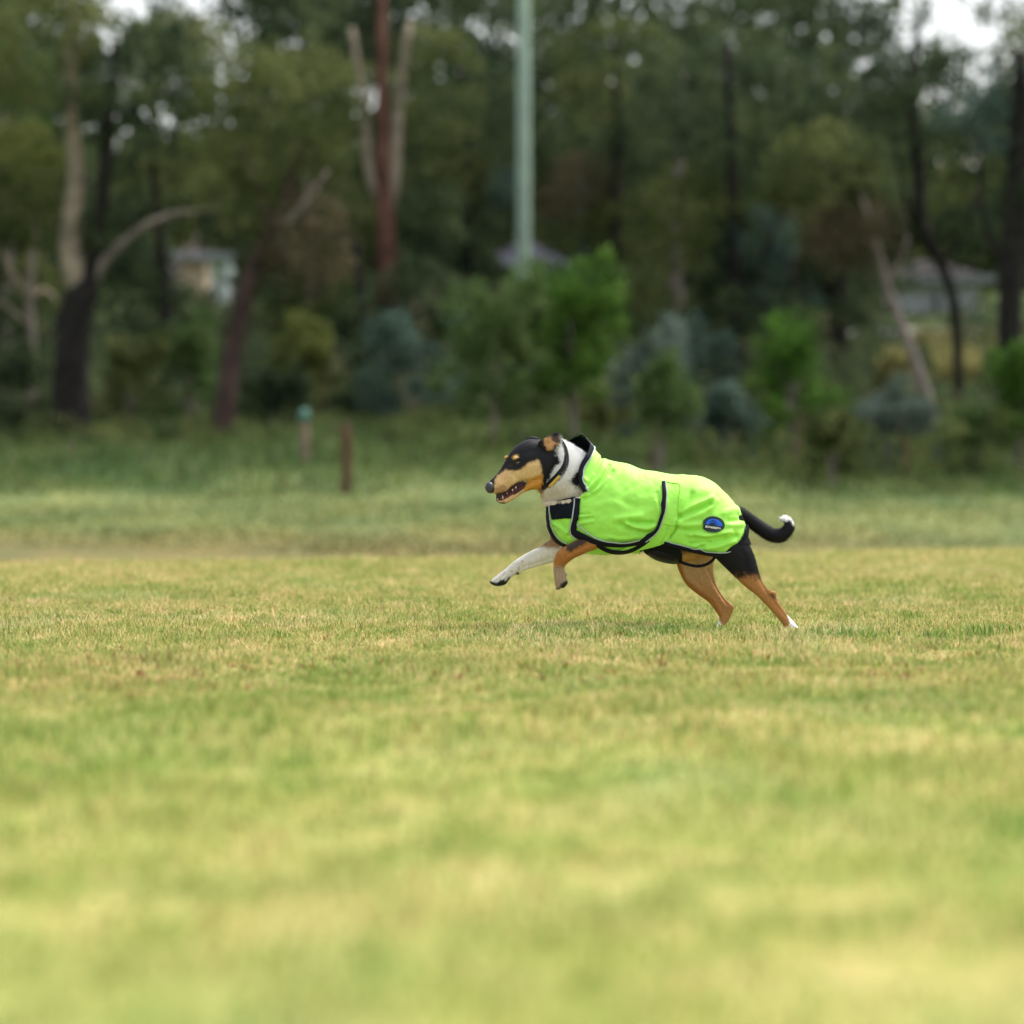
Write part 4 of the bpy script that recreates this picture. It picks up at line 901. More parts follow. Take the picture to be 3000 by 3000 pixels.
for pts, amp, wd in FOLDS:
    pts = crom(pts, 4); lo = pts.min(0) - wd * 3; hi = pts.max(0) + wd * 3
    k = np.where((hpx > lo[0]) & (hpx < hi[0]) & (hpy > lo[1]) & (hpy < hi[1]))[0]
    d = seg_dist(hpx[k], hpy[k], pts); disp[k] += amp * 0.0031 * np.exp(-(d / wd) ** 2)
disp += (vnoise(hpx, hpy + hv[:, 1] * S7 * .6, 1 / 42., 11) - 0.5) * 0.007 + (vnoise(hpx + hpy * .4, hpy, 1 / 17., 12) - 0.5) * 0.0034 + (vnoise(hpx - hpy * .5, hpy, 1 / 8., 13) - 0.5) * 0.0008
tmpm = bpy.data.meshes.new('t'); tmpm.from_pydata([tuple(v) for v in hv], [], hf); tmpm.update()
hn = np.empty(len(hv) * 3, np.float32); tmpm.vertices.foreach_get('normal', hn); hn = hn.reshape(-1, 3).astype(float)
cen = np.array([(hv[:, 0]).mean(), 0, hv[:, 2].mean()])
if (hn * (hv - cen)).sum() < 0: hn = -hn; hf = [f[::-1] for f in hf]
hv += hn * disp[:, None]
bpy.data.meshes.remove(tmpm)
hfa = np.array(hf)

NEAR_RIM = crom(mp(ZA, [(300, 100), (370, 130), (428, 190), (452, 260), (438, 350), (390, 450), (335, 540), (300, 640), (300, 760), (325, 860), (365, 945)]), 6)
FAR_RIM = crom([(1702, 1271), (1690, 1277), (1672, 1287), (1655, 1299), (1648, 1330), (1640, 1380), (1650, 1430), (1680, 1460)], 6)
BIB_TOP = [(1690, 1459), (1660, 1466), (1630, 1470), (1585, 1480)]
NEAR_COV = [(1690, 1255)] + [tuple(p) for p in NEAR_RIM] + BIB_TOP + [(1570, 1500), (1580, 1560), (1606, 1545), (1614, 1558), (1630, 1580), (1652, 1597), (1668, 1602), (1690, 1650), (1860, 1650), (1874, 1612), (1905, 1604), (1930, 1596), (1948, 1588), (1996, 1600), (2050, 1613), (2096, 1620), (2135, 1615), (2162, 1603), (2178, 1585), (2186, 1555), (2186, 1535), (2240, 1500), (2200, 1200), (1700, 1200)]
FAR_COV = [(1701, 1200)] + [tuple(p) for p in FAR_RIM] + BIB_TOP + [(1570, 1500), (1580, 1560), (1606, 1545), (1614, 1558), (1630, 1580), (1652, 1597), (1668, 1602), (1690, 1650), (1860, 1650), (1885, 1610), (1950, 1640), (2000, 1648), (2046, 1660), (2080, 1655), (2100, 1636), (2135, 1618), (2162, 1603), (2178, 1585), (2186, 1555), (2186, 1535), (2240, 1500), (2200, 1200)]
fc = hv[hfa].mean(1); fpx, fpy = fc[:, 0] * S7 + 1500, 1845 - fc[:, 2] * S7
kp = np.where(fc[:, 1] < 0, pip(fpx, fpy, NEAR_COV), pip(fpx, fpy, FAR_COV))
HF = hfa[kp]
used = np.unique(HF); remap = -np.ones(len(hv), int); remap[used] = np.arange(len(used))
HULL = BVHTree.FromPolygons([Vector(v) for v in hv], [tuple(map(int, f)) for f in hfa])

def cloth(name, col, rough=0.55, weave=900, spec=0.35, sheen=0.15):
    m, n, b = mat_new(name)
    f = noise(n, 16, 4, pos(n)); c = ramp(n, f, [(0.3, tuple(v * 0.94 for v in col)), (0.7, tuple(min(1, v * 1.03) for v in col))])
    n.links.new(c, b.inputs['Base Color']); b.inputs['Roughness'].default_value = rough; b.inputs['Specular IOR Level'].default_value = spec
    b.inputs['Sheen Weight'].default_value = sheen
    bump(n, b, noise(n, weave, 2, pos(n)), 0.25, 0.0006)
    return m
LIME = cloth('lime_fabric', (0.335, 0.79, 0.090)); BLACKC = cloth('black_binding', (0.007, 0.009, 0.014), 0.7, 600, 0.12, 0.0)
LINING = cloth('black_lining', (0.006, 0.009, 0.010), 0.8, 500, 0.1, 0.0); PIPE = cloth('reflective_piping', (0.36, 0.40, 0.42), 0.35, 900, 0.6); VELCRO = cloth('velcro', (0.006, 0.009, 0.014), 0.9, 1500, 0.1, 0.0)
coat = mesh_obj('coat', hv[used], remap[HF], LIME, dog)
coat['label'] = 'lime green dog coat with black binding and a high collar'
hn2 = hn[used]
# lining: an inner shell of its own
lin = mesh_obj('lining', hv[used] - hn2 * 0.0035, remap[HF][:, ::-1], LINING, coat)

def onto(px, py, side=-1, off=0.003):
    """point of the hull seen at frame (px,py) from the near (-1) or far (+1) side, lifted by off"""
    x, z = (px - 1500) / S7, (1845 - py) / S7
    h, n_, i_, d_ = HULL.ray_cast(Vector((x, side * 1.0, z)), Vector((0, -side, 0)))
    if h is None:
        h, n_, i_, d_ = HULL.find_nearest(Vector((x, side * 0.03, z)))
    c = Vector((h.x, 0, h.z)) if False else None
    if n_.y * side < -0.05: n_ = -n_
    if abs(n_.y) < 0.05:
        q = HULL.find_nearest(Vector((x, 0, z)))[0]
    return np.array(h) + np.array(n_) * off, np.array(n_)

def ribbon(name, pts, width, mat, parent, side=-1, off=0.003, thick=0.003, sub=8, k=7, round_=True, ws=None):
    """flat band with rounded section laid on the hull along a polyline; width in px"""
    P = crom(pts, sub); T_ = np.gradient(P, axis=0); T_ /= np.linalg.norm(T_, axis=1)[:, None] + 1e-9; N_ = np.column_stack([-T_[:, 1], T_[:, 0]])
    W_ = np.full(len(P), width, float) if ws is None else crom(np.array(ws)[:, None], sub)[:, 0]
    V, F = [], []
    for i, p in enumerate(P):
        for j in range(k):
            u = -1 + 2 * j / (k - 1); q = p + N_[i] * u * W_[i] / 2
            o, _ = onto(q[0], q[1], side, off + thick * (math.sqrt(max(0, 1 - u * u * 0.98)) if round_ else 1)); V.append(o)
    V = np.array(V); n = len(P)
    # guard against far jumps near the silhouette
    for i in range(n):
        for j in range(k):
            m = V[i * k + k // 2]
            if np.linalg.norm(V[i * k + j] - m) > 0.04: V[i * k + j] = m + (V[i * k + j] - m) * 0.04 / np.linalg.norm(V[i * k + j] - m)
    for i in range(n - 1):
        for j in range(k - 1): F.append((i * k + j, i * k + j + 1, (i + 1) * k + j + 1, (i + 1) * k + j))
    o = mesh_obj(name, V, F, mat, parent); sm = o.modifiers.new('solid', 'SOLIDIFY'); sm.thickness = 0.003; sm.offset = 0
    return o

def patch(name, poly, mat, parent, step=1.6, off=0.004, side=-1, relief=None):
    poly = np.array(poly, float); x0, y0 = poly.min(0); x1, y1 = poly.max(0)
    nx, ny = int((x1 - x0) / step) + 2, int((y1 - y0) / step) + 2
    gx, gy = np.meshgrid(x0 + np.arange(nx) * step, y0 + np.arange(ny) * step)
    ins = pip((gx[:-1, :-1] + step / 2).ravel(), (gy[:-1, :-1] + step / 2).ravel(), poly).reshape(ny - 1, nx - 1)
    idx = {}; V, F = [], []
    def vid(i, j):
        if (i, j) not in idx:
            idx[(i, j)] = len(V); V.append(onto(gx[i, j], gy[i, j], side, off)[0])
        return idx[(i, j)]
    for i in range(ny - 1):
        for j in range(nx - 1):
            if ins[i, j]: F.append((vid(i, j), vid(i, j + 1), vid(i + 1, j + 1), vid(i + 1, j)))
    o = mesh_obj(name, V, F, mat, parent); sm = o.modifiers.new('solid', 'SOLIDIFY'); sm.thickness = 0.0025; sm.offset = 0
    return o

# belt that comes up from the belly and fastens on the side
belt = mp(ZB, [(535, 165), (600, 185), (755, 215), (735, 400), (722, 600), (705, 800), (650, 900), (590, 980), (520, 1070), (400, 1105), (250, 1145), (100, 1175), (-50, 1190), (-150, 1190), (0, 1100), (200, 1050), (350, 950), (450, 820), (500, 640), (540, 420)])
patch('belly_strap', [tuple(p) for p in crom(belt + [belt[0]], 4)], LIME, coat, 1.5, 0.0045)
SEAM = cloth('seam_stitch', (0.24, 0.66, 0.02))
ribbon('seam', mp(ZB, [(540, 168), (640, 190), (755, 218), (738, 400), (724, 600), (708, 795)]), 2.0, SEAM, coat, off=0.0060, thick=0.0006, k=3)
ribbon('seam', mp(ZB, [(530, 772), (620, 800), (705, 805), (660, 880), (610, 970)]), 2.0, SEAM, coat, off=0.0060, thick=0.0006, k=3)
patch('velcro_patch', mp(Z2, [(424, 484), (500, 468), (574, 452), (566, 520), (556, 580), (500, 580), (440, 588), (430, 540)]), VELCRO, coat, 1.4, 0.0045)
# bindings and reflective piping
ribbon('binding', mp(Z2, [(588, 462), (584, 520), (575, 580), (564, 625), (562, 655), (590, 672), (630, 688), (690, 712), (750, 726), (830, 731), (900, 725), (955, 712), (1010, 678), (1045, 640), (1072, 580), (1086, 510), (1091, 440), (1088, 368)]), 10.5, BLACKC, coat, off=0.0065, thick=0.003, ws=[14, 14, 15, 17, 20, 20, 17, 13, 11, 10.5, 10, 11, 12, 11, 10.5, 10, 10, 10])
ribbon('piping', mp(Z2, [(572, 462), (566, 520), (556, 580), (546, 630), (550, 668), (575, 695)]), 2.4, PIPE, coat, off=0.0078, thick=0.0018, k=5)
ribbon('piping', mp(Z2, [(588, 612), (630, 648), (690, 690), (750, 708), (830, 716), (900, 711), (950, 700)]), 2.3, PIPE, coat, off=0.0078, thick=0.0018, k=5)
ribbon('piping', mp(Z2, [(985, 712), (1030, 678), (1060, 640), (1086, 580), (1100, 510), (1104, 440), (1101, 372)]), 2.0, PIPE, coat, off=0.0078, thick=0.0018, k=5)
ribbon('binding', mp(Z2, [(416, 500), (416, 560), (418, 610), (432, 655), (458, 700), (492, 728), (530, 742)]), 8, BLACKC, coat, off=0.004, thick=0.003)
ribbon('piping', mp(Z2, [(426, 496), (430, 560), (434, 605), (447, 645), (470, 683), (500, 710), (528, 722)]), 1.8, PIPE, coat, off=0.0065, thick=0.0015, k=5)
ribbon('binding', mp(Z2, [(700, 728), (740, 752), (790, 770), (850, 773), (905, 760), (960, 730), (1000, 700)]), 11, BLACKC, coat, off=0.0055, thick=0.0025)
ribbon('binding', mp(Z2, [(1095, 722), (1150, 734), (1200, 748), (1300, 772), (1400, 788), (1470, 784), (1525, 752), (1560, 710), (1574, 660), (1578, 620)]), 11, BLACKC, coat, off=0.006, thick=0.003)
ribbon('piping', mp(Z2, [(1100, 711), (1200, 736), (1300, 760), (1400, 776), (1470, 773), (1520, 750)]), 1.4, PIPE, coat, off=0.0062, thick=0.0012, k=5)
LS = [wx(p) for p in mp(Z2, [(1150, 800), (1195, 836), (1245, 854), (1300, 861), (1350, 848), (1385, 820), (1405, 785)])]
V, F = tube([(a, -0.050 - 0.02 * (i_ > 4), b) for i_, (a, b) in enumerate(LS)], [0.0062] * 7, 10, 5); V[:, 1] = -0.052 + (V[:, 1] + 0.052) * 0.5
mesh_obj('leg_strap', V, F, BLACKC, coat)
ribbon('binding', [tuple(p) for p in NEAR_RIM[::5]], 12, BLACKC, coat, off=0.0040, thick=0.0035, ws=[8, 10, 11, 12, 13, 13, 13, 13, 13, 13, 13, 12, 11][:len(NEAR_RIM[::5])] if len(NEAR_RIM[::5]) <= 13 else None)
inner = [(p[0] + q[0], p[1] + q[1]) for p, q in zip(NEAR_RIM[::6], [(8, -2), (8, 3), (8, 5), (8, 5), (8, 5), (8, 5), (8, 4), (8, 2), (8, 1), (8, -2), (8, -4)])]
ribbon('piping', inner[1:], 2.4, PIPE, coat, off=0.0062, thick=0.0015, k=5)
ribbon('binding', [tuple(p) for p in FAR_RIM[:24:4]], 11, BLACKC, coat, side=1, off=-0.002, thick=0.004)
# black flank panel under the belt
patch('flank_panel', mp(Z2, [(962, 764), (1000, 798), (1040, 822), (1100, 842), (1170, 850), (1200, 835), (1200, 790), (1180, 762), (1120, 738), (1100, 730), (1030, 752)]), LINING, coat, 1.5, -0.001)

# round badge with an umbrella emblem over a lettered bar
def badge_poly(cx, cy, rx, ry, a0, a1, n=40, rot=8):
    o = []
    for i in range(n + 1):
        a = R(a0 + (a1 - a0) * i / n); u, v = rx * math.cos(a), -ry * math.sin(a); c, s = math.cos(R(rot)), math.sin(R(rot)); o.append((cx + u * c - v * s, cy + u * s + v * c))
    return o
def flatpatch(name, poly, mat, parent, off, hole=None):
    """fan filled outline laid on the hull in rings so that it follows the cloth"""
    P = np.array(poly); c = P.mean(0); V, F = [], []; n = len(P); rs = np.linspace(0, 1, 7)
    for r_i in rs[1:]:
        for p in P: V.append(onto(*(c + (p - c) * r_i), -1, off)[0])
    V.append(onto(*c, -1, off)[0]); k = len(V) - 1
    for i in range(n): F.append((k, i, (i + 1) % n))
    for a in range(len(rs) - 2):
        for i in range(n): F.append((a * n + i, (a + 1) * n + i, (a + 1) * n + (i + 1) % n, a * n + (i + 1) % n))
    return mesh_obj(name, V, F, mat, parent)
DKG = cloth('badge_ground', (0.012, 0.030, 0.034)); BLU = cloth('badge_blue', (0.010, 0.130, 0.78)); BLU2 = cloth('badge_navy', (0.005, 0.03, 0.16)); WHTC = cloth('badge_white', (0.78, 0.82, 0.86))
bc = (2085, 1536.5)
badge = flatpatch('badge', badge_poly(*bc, 32.5, 24.5, 0, 352.5, 47), DKG, coat, 0.0075)
flatpatch('badge_canopy', badge_poly(bc[0] + 0.5, bc[1] + 2.0, 24.5, 19, 4, 176, 30), BLU, badge, 0.0083)
for u in (-10, -1, 9):
    a = (bc[0] + 1 + u * 0.25, bc[1] - 15.5); b = (bc[0] + 0.5 + u, bc[1] + 2 + u * 0.1)
    ribbon('badge_rib', [a, ((a[0] + b[0]) / 2 + u * 0.10, (a[1] + b[1]) / 2), b], 0.8, BLU2, badge, off=0.0086, thick=0.0003, k=3, sub=3)
th8 = R(8); c8, s8 = math.cos(th8), math.sin(th8)
def bl(u, v): return (bc[0] + u * c8 - v * s8, bc[1] + u * s8 + v * c8)
# the bar: close set bold block letters that read as one pale band at this size
GL = {'W': [(0, 0, .25, 1), (1, 0, .75, 1), (.25, 1, .5, .3), (.75, 1, .5, .3)], 'E': [(0, 0, 0, 1), (0, 0, 1, 0), (0, .5, .8, .5), (0, 1, 1, 1)], 'A': [(0, 1, .5, 0), (1, 1, .5, 0), (.2, .65, .8, .65)],
      'T': [(0, 0, 1, 0), (.5, 0, .5, 1)], 'H': [(0, 0, 0, 1), (1, 0, 1, 1), (0, .5, 1, .5)], 'R': [(0, 0, 0, 1), (0, 0, 1, .1), (1, .1, 1, .45), (0, .5, 1, .45), (.4, .5, 1, 1)], 'B': [(0, 0, 0, 1), (0, 0, .9, .1), (.9, .1, .9, .9), (0, .5, .9, .5), (0, 1, .9, .9)]}
LV, LF = [], []
word = "WEATHERBEETA"; pitch = 46.0 / len(word)
for ci, ch in enumerate(word):
    ox = -23 + ci * pitch; gw, gh = pitch * 0.66, 4.4
    for (a, b, c, d) in GL[ch]:
        p = np.array((ox + a * gw, 4.6 + b * gh)); q = np.array((ox + c * gw, 4.6 + d * gh)); t = (q - p) / (np.linalg.norm(q - p) + 1e-9); nn = np.array((-t[1], t[0])) * 0.62; p = p - t * .3; q = q + t * .3
        s = len(LV)
        for w_ in (p - nn, p + nn, q + nn, q - nn): LV.append(onto(*bl(*w_), -1, 0.0087)[0])
        LF.append((s, s + 1, s + 2, s + 3))
mesh_obj('badge_lettering', LV, LF, WHTC, badge, False)

# ---- collar on the neck
def bodyband(name, near, far, width, mat, parent, off, thick, sub=8, k=5):
    V, F, rows = [], [], 0
    for side, pts in ((-1, near), (1, far)):
        if not pts: continue
        P = crom(pts, sub); T_ = np.gradient(P, axis=0); T_ /= np.linalg.norm(T_, axis=1)[:, None] + 1e-9; N_ = np.column_stack([-T_[:, 1], T_[:, 0]]) * (-side)
        for i, p in enumerate(P):
            x, z = (p[0] - 1500) / S7, (1845 - p[1]) / S7
            h, n_, _, _ = BT.ray_cast(Vector((x, side, z)), Vector((0, -side, 0)))
            if h is None or abs(h.y) < 0.012:
                h = Vector((x, side * 0.012 * (1 if 3 < i < len(P) - 4 else 0.3), z)); n_ = (h - Vector((1640 / S7 - 1500 / S7, 0, (1845 - 1370) / S7))).normalized()
            for j in range(k):
                u = -1 + 2 * j / (k - 1); q = np.array(h) + np.array((N_[i][0], 0, -N_[i][1])) * u * width * (0.70 + 0.62 * min(1, max(0, (p[1] - 1330) / 60))) / 2 / S7
                V.append(q + np.array(n_) * (off + thick * math.sqrt(1 - 0.9 * u * u)))
            rows += 1
    n = rows
    for i in range(n if far else n - 1):
        for j in range(k - 1): F.append((i * k + j, i * k + j + 1, ((i + 1) % n) * k + j + 1, ((i + 1) % n) * k + j))
    o = mesh_obj(name, V, F, mat, parent); sm = o.modifiers.new('solid', 'SOLIDIFY'); sm.thickness = 0.003; sm.offset = -1
    return o
CN = mp(Z1, [(880, 190), (925, 250), (955, 320), (962, 400), (945, 480), (905, 550), (850, 615), (795, 672), (752, 722)])
CF = mp(Z1, [(735, 720), (720, 640), (735, 540), (760, 430), (800, 320), (850, 210)])
collar = bodyband('collar', CN, CF, 17, cloth('collar_webbing', (0.005, 0.004, 0.006), 0.7, 700, 0.2, 0.0), dog, 0.009, 0.003)
m_, n_, b_ = mat_new('brass'); b_.inputs['Base Color'].default_value = (0.50, 0.33, 0.04, 1); b_.inputs['Metallic'].default_value = 0.0; b_.inputs['Roughness'].default_value = 0.35
bodyband('name_plate', mp(Z1, [(897, 578), (865, 615), (830, 655), (797, 692)]), [], 7.0, m_, collar, 0.0128, 0.0012, 4, 3)

# ---- face details
def onbody(px, py, side=-1, off=0.0):
    x, z = (px - 1500) / S7, (1845 - py) / S7
    h, n_, i_, d_ = BT.ray_cast(Vector((x, side, z)), Vector((0, -side, 0)))
    if h is None: h, n_, i_, d_ = BT.find_nearest(Vector((x, 0, z)))
    return np.array(h) + np.array(n_) * off, np.array(n_)
def glossy(name, col, rough, spec=0.6):
    m, n, b = mat_new(name); c = ramp(n, noise(n, 120, 3, pos(n)), [(0.3, tuple(v * .8 for v in col)), (0.7, tuple(v * 1.2 for v in col))]); n.links.new(c, b.inputs['Base Color'])
    b.inputs['Roughness'].default_value = rough; b.inputs['Specular IOR Level'].default_value = spec; return m
def wball(c, r, rot=0.0, seg=16):
    V, F = ball((1500, 1845, 0), (r[0], r[1], r[2]), seg); ca_, sa_ = math.cos(rot), math.sin(rot)
    V = np.column_stack([V[:, 0] * ca_ - V[:, 2] * sa_, V[:, 1], V[:, 0] * sa_ + V[:, 2] * ca_]) + c; return V, F
EYE = glossy('eye_dark', (0.012, 0.007, 0.005), 0.04, 1.0); LID = glossy('eyelid', (0.010, 0.008, 0.008), 0.5)
e, en = onbody(*PH(868, 862)); eye = mesh_obj('eye', *wball(e - en * 0.0018, (7.0, 6.0, 5.8), R(-10)), EYE, dog)
ring = [(868 + 58 * math.cos(a), 862 + 40 * math.sin(a)) for a in np.linspace(0, 2 * math.pi, 17)]
V, F = tube([onbody(*PH(*q), off=0.001)[0] for q in ring], [0.0016] * 17, 6, 2); mesh_obj('eyelid', V, F, LID, dog)
e2, _ = onbody(*PH(590, 850), side=1); mesh_obj('eye', *wball(e2 - np.array((0, 0.003, 0)), (4, 5, 5)), EYE, dog)
NOSE = glossy('nose_leather', (0.018, 0.019, 0.024), 0.38, 0.6)
nx, nz = wx(PH(268, 1400)); ny = HY(270) / S7
V, F = merge([wball(np.array((nx, ny, nz)), (15.0, 14, 17.5), R(14), 20), wball(np.array((nx - 0.004, ny - 0.010, nz - 0.010)), (8, 7, 9), 0, 14), wball(np.array((nx - 0.002, ny + 0.012, nz - 0.010)), (8, 7, 9), 0, 14)])
nose = mesh_obj('nose', V, F, NOSE, dog)
o = mesh_obj('nostril', *wball(np.array((nx - 0.0125, ny - 0.0125, nz - 0.006)), (3.2, 3.4, 4.2), R(20), 10), glossy('nostril', (0.003, 0.003, 0.003), 0.6), nose)
mo = mp(PH, [(395, 1550), (520, 1520), (650, 1475), (750, 1370), (870, 1290), (1000, 1262), (1060, 1300), (1030, 1400), (900, 1500), (700, 1610), (600, 1665), (500, 1700), (405, 1690)])
mv = [((x - 1500) / S7, (HY(700) + dy + 0.12 * (PH(700, 0)[0] - x) * -1) / S7, (1845 - y) / S7) for dy in (-3.0, 3.0) for x, y in mo]; k_ = len(mo)
mesh_obj('mouth_lining', mv, [tuple(range(k_)), tuple(range(k_, 2 * k_))[::-1]] + [(i, i + k_, (i + 1) % k_ + k_, (i + 1) % k_) for i in range(k_)], glossy('mouth_flesh', (0.030, 0.006, 0.008), 0.5, 0.3), dog, False)
TOOTH = glossy('tooth', (0.46, 0.40, 0.35), 0.35); TONG = glossy('tongue', (0.12, 0.025, 0.03), 0.45, 0.3); GUM = glossy('gum', (0.10, 0.02, 0.025), 0.35)
def tooth(p, L, w, up=True, yo=-9):
    x, z = wx(PH(*p)); y = (HY(p[0]) + yo) / S7; s = 1 if up else -1
    return tube([(x, y, z - s * 0.002), (x - 0.0008, y, z + s * L * 0.5), (x - 0.0015, y, z + s * L)], (w, w * .8, w * .15), 8, 2)
V, F = merge([tooth((545, 1640), 0.0150, 0.0030, True, -10), tooth((520, 1650), 0.0120, 0.0028, True, 2), tooth((760, 1440), 0.008, 0.0034, False, -14), tooth((830, 1390), 0.007, 0.0036, False, -15), tooth((640, 1520), 0.005, 0.0020, False, -12)]
             + [tooth((430 + 10 * k, 1668), 0.0060, 0.0018, True, -7 + 3.5 * k) for k in range(5)])
mesh_obj('teeth', V, F, TOOTH, dog)
pts = [(1000, 1385), (860, 1450), (740, 1530), (620, 1605), (520, 1640), (460, 1650)]
V, F = loft([(p[0], p[1] - 24, p[0] + 5, p[1] + 24, w, HY(p[0])) for p, w in zip(pts, (50, 56, 56, 50, 40, 18))], PH, KH, sub=4); mesh_obj('tongue', V, F, TONG, dog)
CLAW = glossy('claw', (0.02, 0.015, 0.012), 0.35)
def claw(f, p, yc, dx, dz):
    x, z = wx(f(*p)); return tube([(x, yc / S7, z), (x + dx * .6, yc / S7, z + dz * .4), (x + dx, yc / S7, z + dz)], (0.0034, 0.0026, 0.0005), 8, 3)
for f, pts, dx, dz in ((ZF, [(212, 785, 45), (215, 795, 52), (225, 812, 58)], -0.008, 0.001), (ZF, [(1238, 862, -50), (1262, 868, -58), (1290, 862, -46)], -0.002, -0.009),
                       (Z3, [(1535, 1778, -54), (1528, 1785, -47)], 0.006, -0.006), (Z3, [(556, 1828, 46), (562, 1832, 54)], -0.005, -0.006)):
    V, F = merge([claw(f, (a, b), y, dx, dz) for a, b, y in pts]); mesh_obj('claws', V, F, CLAW, dog)

# ---- fur strands
tri = np.array([t for p in body_me.polygons for t in ((p.vertices[0], p.vertices[1], p.vertices[2]), (p.vertices[0], p.vertices[2], p.vertices[-1]))], int)
A_, B_, C_ = co[tri[:, 0]], co[tri[:, 1]], co[tri[:, 2]]
area = np.linalg.norm(np.cross(B_ - A_, C_ - A_), axis=1) / 2
cx_, cz_ = (A_[:, 0] + B_[:, 0] + C_[:, 0]) / 3 * S7 + 1500, 1845 - (A_[:, 2] + B_[:, 2] + C_[:, 2]) / 3 * S7; cy_ = (A_[:, 1] + B_[:, 1] + C_[:, 1]) / 3 * S7
def fur_len(px, py, y):
    L = np.full(len(px), 0.0045)
    neck = pip(px, py, [(1618, 1275), (1625, 1330), (1600, 1380), (1585, 1425), (1575, 1440), (1590, 1500), (1620, 1500), (1720, 1480), (1760, 1340), (1640, 1255)])
    L[neck] = 0.022; L[neck & (py > 1415)] = 0.034
    L[(px > 2160) & (py < 1610)] = 0.019; L[(px > 2255) & (py < 1550) & (py > 1490)] = 0.015
    L[(px > 2080) & (py > 1590) & (py < 1690) & (y < 0)] = 0.008
    L[(px < 1650) & (py > 1540) & (py < 1605)] = 0.011
    L[(px < 1475) & (py > 1380) & (py < 1480)] = 0.0018
    L[(px < 1560) & (py < 1480)] *= 0.7
    trunk = pip(px, py, [(1750, 1350), (1650, 1480), (1640, 1560), (1700, 1600), (1900, 1590), (2080, 1600), (2150, 1580), (2150, 1450), (2050, 1395)]) & (np.abs(y) > -1)
    L[neck & (py > 1466)] = 0; L[neck & (py > 1440) & (py <= 1466)] = 0.016
    leg = (np.abs(y) > 45) & (py > 1560)
    L[trunk & ~leg] = 0
    return L
Lf = fur_len(cx_, cz_, cy_)
mouthm = pip(cx_, cz_, mp(PH, [(400, 1550), (530, 1525), (650, 1480), (750, 1380), (870, 1300), (1000, 1280), (1020, 1340), (930, 1450), (800, 1540), (690, 1600), (600, 1650), (520, 1690), (400, 1680)])); Lf[mouthm] = 0
dens = np.where(Lf > 0.0185, 4.5, np.where(Lf > 0.009, 2.0, 1.0)) * (Lf > 0)
pr = area * dens; pr /= pr.sum(); NF = 150000
r_ = np.random.default_rng(21); ti = r_.choice(len(tri), NF, p=pr); u, v = r_.random(NF), r_.random(NF); fl = u + v > 1; u[fl], v[fl] = 1 - u[fl], 1 - v[fl]
P0 = A_[ti] + (B_[ti] - A_[ti]) * u[:, None] + (C_[ti] - A_[ti]) * v[:, None]
Nn = no[tri[ti, 0]]; Nn /= np.linalg.norm(Nn, axis=1)[:, None] + 1e-9
L_ = Lf[ti] * r_.uniform(0.6, 1.25, NF)
ppx, ppy = P0[:, 0] * S7 + 1500, 1845 - P0[:, 2] * S7
flow = np.tile(np.array((0.85, 0.0, -0.45)), (NF, 1))
k = pip(ppx, ppy, [(1575, 1400), (1720, 1400), (1720, 1490), (1590, 1520)]); flow[k] = (0.35, 0, -0.9)
k = (ppy > 1600) & (ppx > 1900); flow[k] = (0.25, 0, -1.0)
k = (ppy > 1545) & (ppx < 1850); flow[k] = (-0.55, 0, -0.75)
k = (ppx > 2165) & (ppy < 1610); flow[k] = (0.9, 0, -0.2)
k = (ppx > 2290) & (ppy < 1580) & (ppy > 1490); flow[k] = (0.3, 0, 0.9)
flow += r_.normal(0, 0.22, (NF, 3)); flow -= Nn * (flow * Nn).sum(1)[:, None]; flow /= np.linalg.norm(flow, axis=1)[:, None] + 1e-9
lift = np.where(L_ > 0.009, 0.60, 0.22) * r_.uniform(0.5, 1.5, NF)
D_ = flow + Nn * lift[:, None]; D_ /= np.linalg.norm(D_, axis=1)[:, None]
side_ = np.cross(D_, Nn); side_ /= np.linalg.norm(side_, axis=1)[:, None] + 1e-9
wd_ = np.where(L_ > 0.009, 0.0011, 0.0008)[:, None]
tip_ = P0 + D_ * L_[:, None] - Nn * (L_ * 0.08)[:, None]
ex_P, ex_D, ex_L = [], [], []
for q_ in range(13000):
    t_ = r_.random(); bx_ = 1592 + 106 * t_; by_ = 1478 - 16 * t_; hu_ = r_.random() < 0.45
    if hu_: o_, nn_ = onto(bx_, by_ + r_.uniform(-7, 1), -1, 0.004)
    else: o_, nn_ = onbody(bx_, by_ - r_.uniform(4, 60), -1, 0.001)
    d_ = np.array((-0.15 + r_.normal(0, 0.18), 0, -1.0)) + nn_ * (0.45 if hu_ else 0.55); ex_P.append(o_); ex_D.append(d_ / np.linalg.norm(d_)); ex_L.append((r_.uniform(0.004, 0.010) if hu_ else r_.uniform(0.010, 0.016)) * (0.5 + 1.0 * vnoise(bx_, 0, 0.12, 3)))
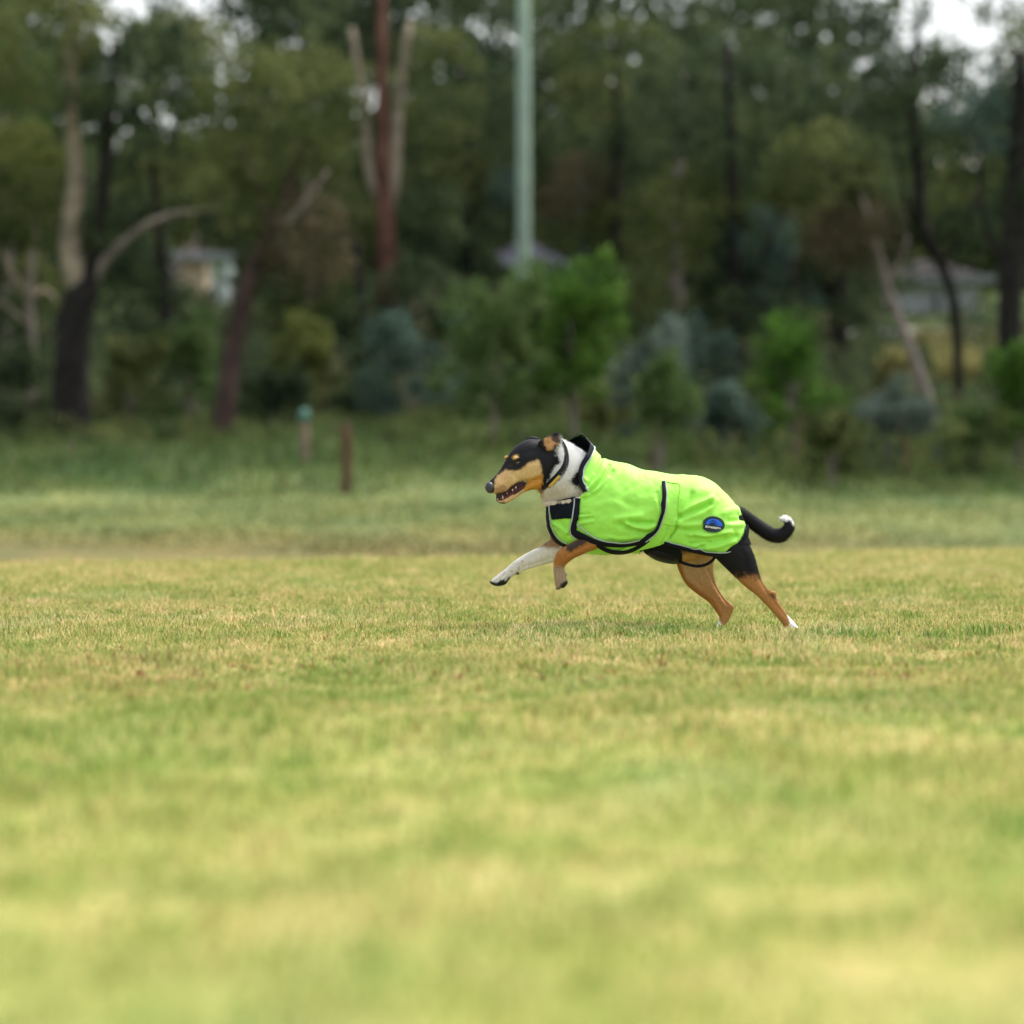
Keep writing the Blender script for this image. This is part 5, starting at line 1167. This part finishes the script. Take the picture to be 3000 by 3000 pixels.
for q_ in range(2600):
    t_ = r_.random(); o_, nn_ = onbody(1694 + r_.uniform(-14, 3) - 10 * t_, 1316 + 62 * t_, -1, 0.001); d_ = np.array((0.9, 0, -0.35 + r_.normal(0, .2))) + nn_ * 0.45; ex_P.append(o_); ex_D.append(d_ / np.linalg.norm(d_)); ex_L.append(r_.uniform(0.008, 0.020))
for q_ in range(1800):
    t_ = r_.random(); o_, nn_ = onbody(1586 + 12 * t_ + r_.uniform(0, 10), 1425 + 34 * t_, -1, 0.001); d_ = np.array((-0.35, 0, -0.9 + r_.normal(0, .15))) + nn_ * 0.2; ex_P.append(o_); ex_D.append(d_ / np.linalg.norm(d_)); ex_L.append(r_.uniform(0.006, 0.016))
ex_P, ex_D, ex_L = np.array(ex_P), np.array(ex_D), np.array(ex_L); ex_N = np.tile(np.array((0.0, -0.9, 0.3)), (len(ex_P), 1))
ex_S = np.cross(ex_D, ex_N); ex_S /= np.linalg.norm(ex_S, axis=1)[:, None]
P0 = np.vstack([P0, ex_P]); D_ = np.vstack([D_, ex_D]); L_ = np.concatenate([L_, ex_L]); Nn = np.vstack([Nn, ex_N]); side_ = np.vstack([side_, ex_S]); wd_ = np.vstack([wd_, np.full((len(ex_P), 1), 0.0011)]); NF = len(P0)
tip_ = P0 + D_ * L_[:, None] - Nn * (L_ * 0.08)[:, None]
FV = np.stack([P0 - side_ * wd_, P0 + side_ * wd_, tip_], 1).reshape(-1, 3)
jj_ = r_.normal(0, 0.0026, (NF, 3)); jj_[:, 1] = 0; FC = body_colour(P0 + jj_, 1.6); FC = np.repeat(np.clip(FC * np.where(FC.mean(1, keepdims=True) > 0.5, r_.uniform(0.88, 1.10, (NF, 1)), r_.uniform(0.65, 1.35, (NF, 1))), 0, 0.95), 3, axis=0)
fur = mesh_obj('fur', FV, np.arange(NF * 3).reshape(-1, 3), fur_mat('fur_strand', 0.6, 0.18), dog, True, {'fur_colour': ('FLOAT_COLOR', np.column_stack([FC, np.ones(len(FC))]))})
fur.data.normals_split_custom_set_from_vertices(np.repeat(Nn * 0.8 + D_ * 0.15, 3, axis=0).tolist())
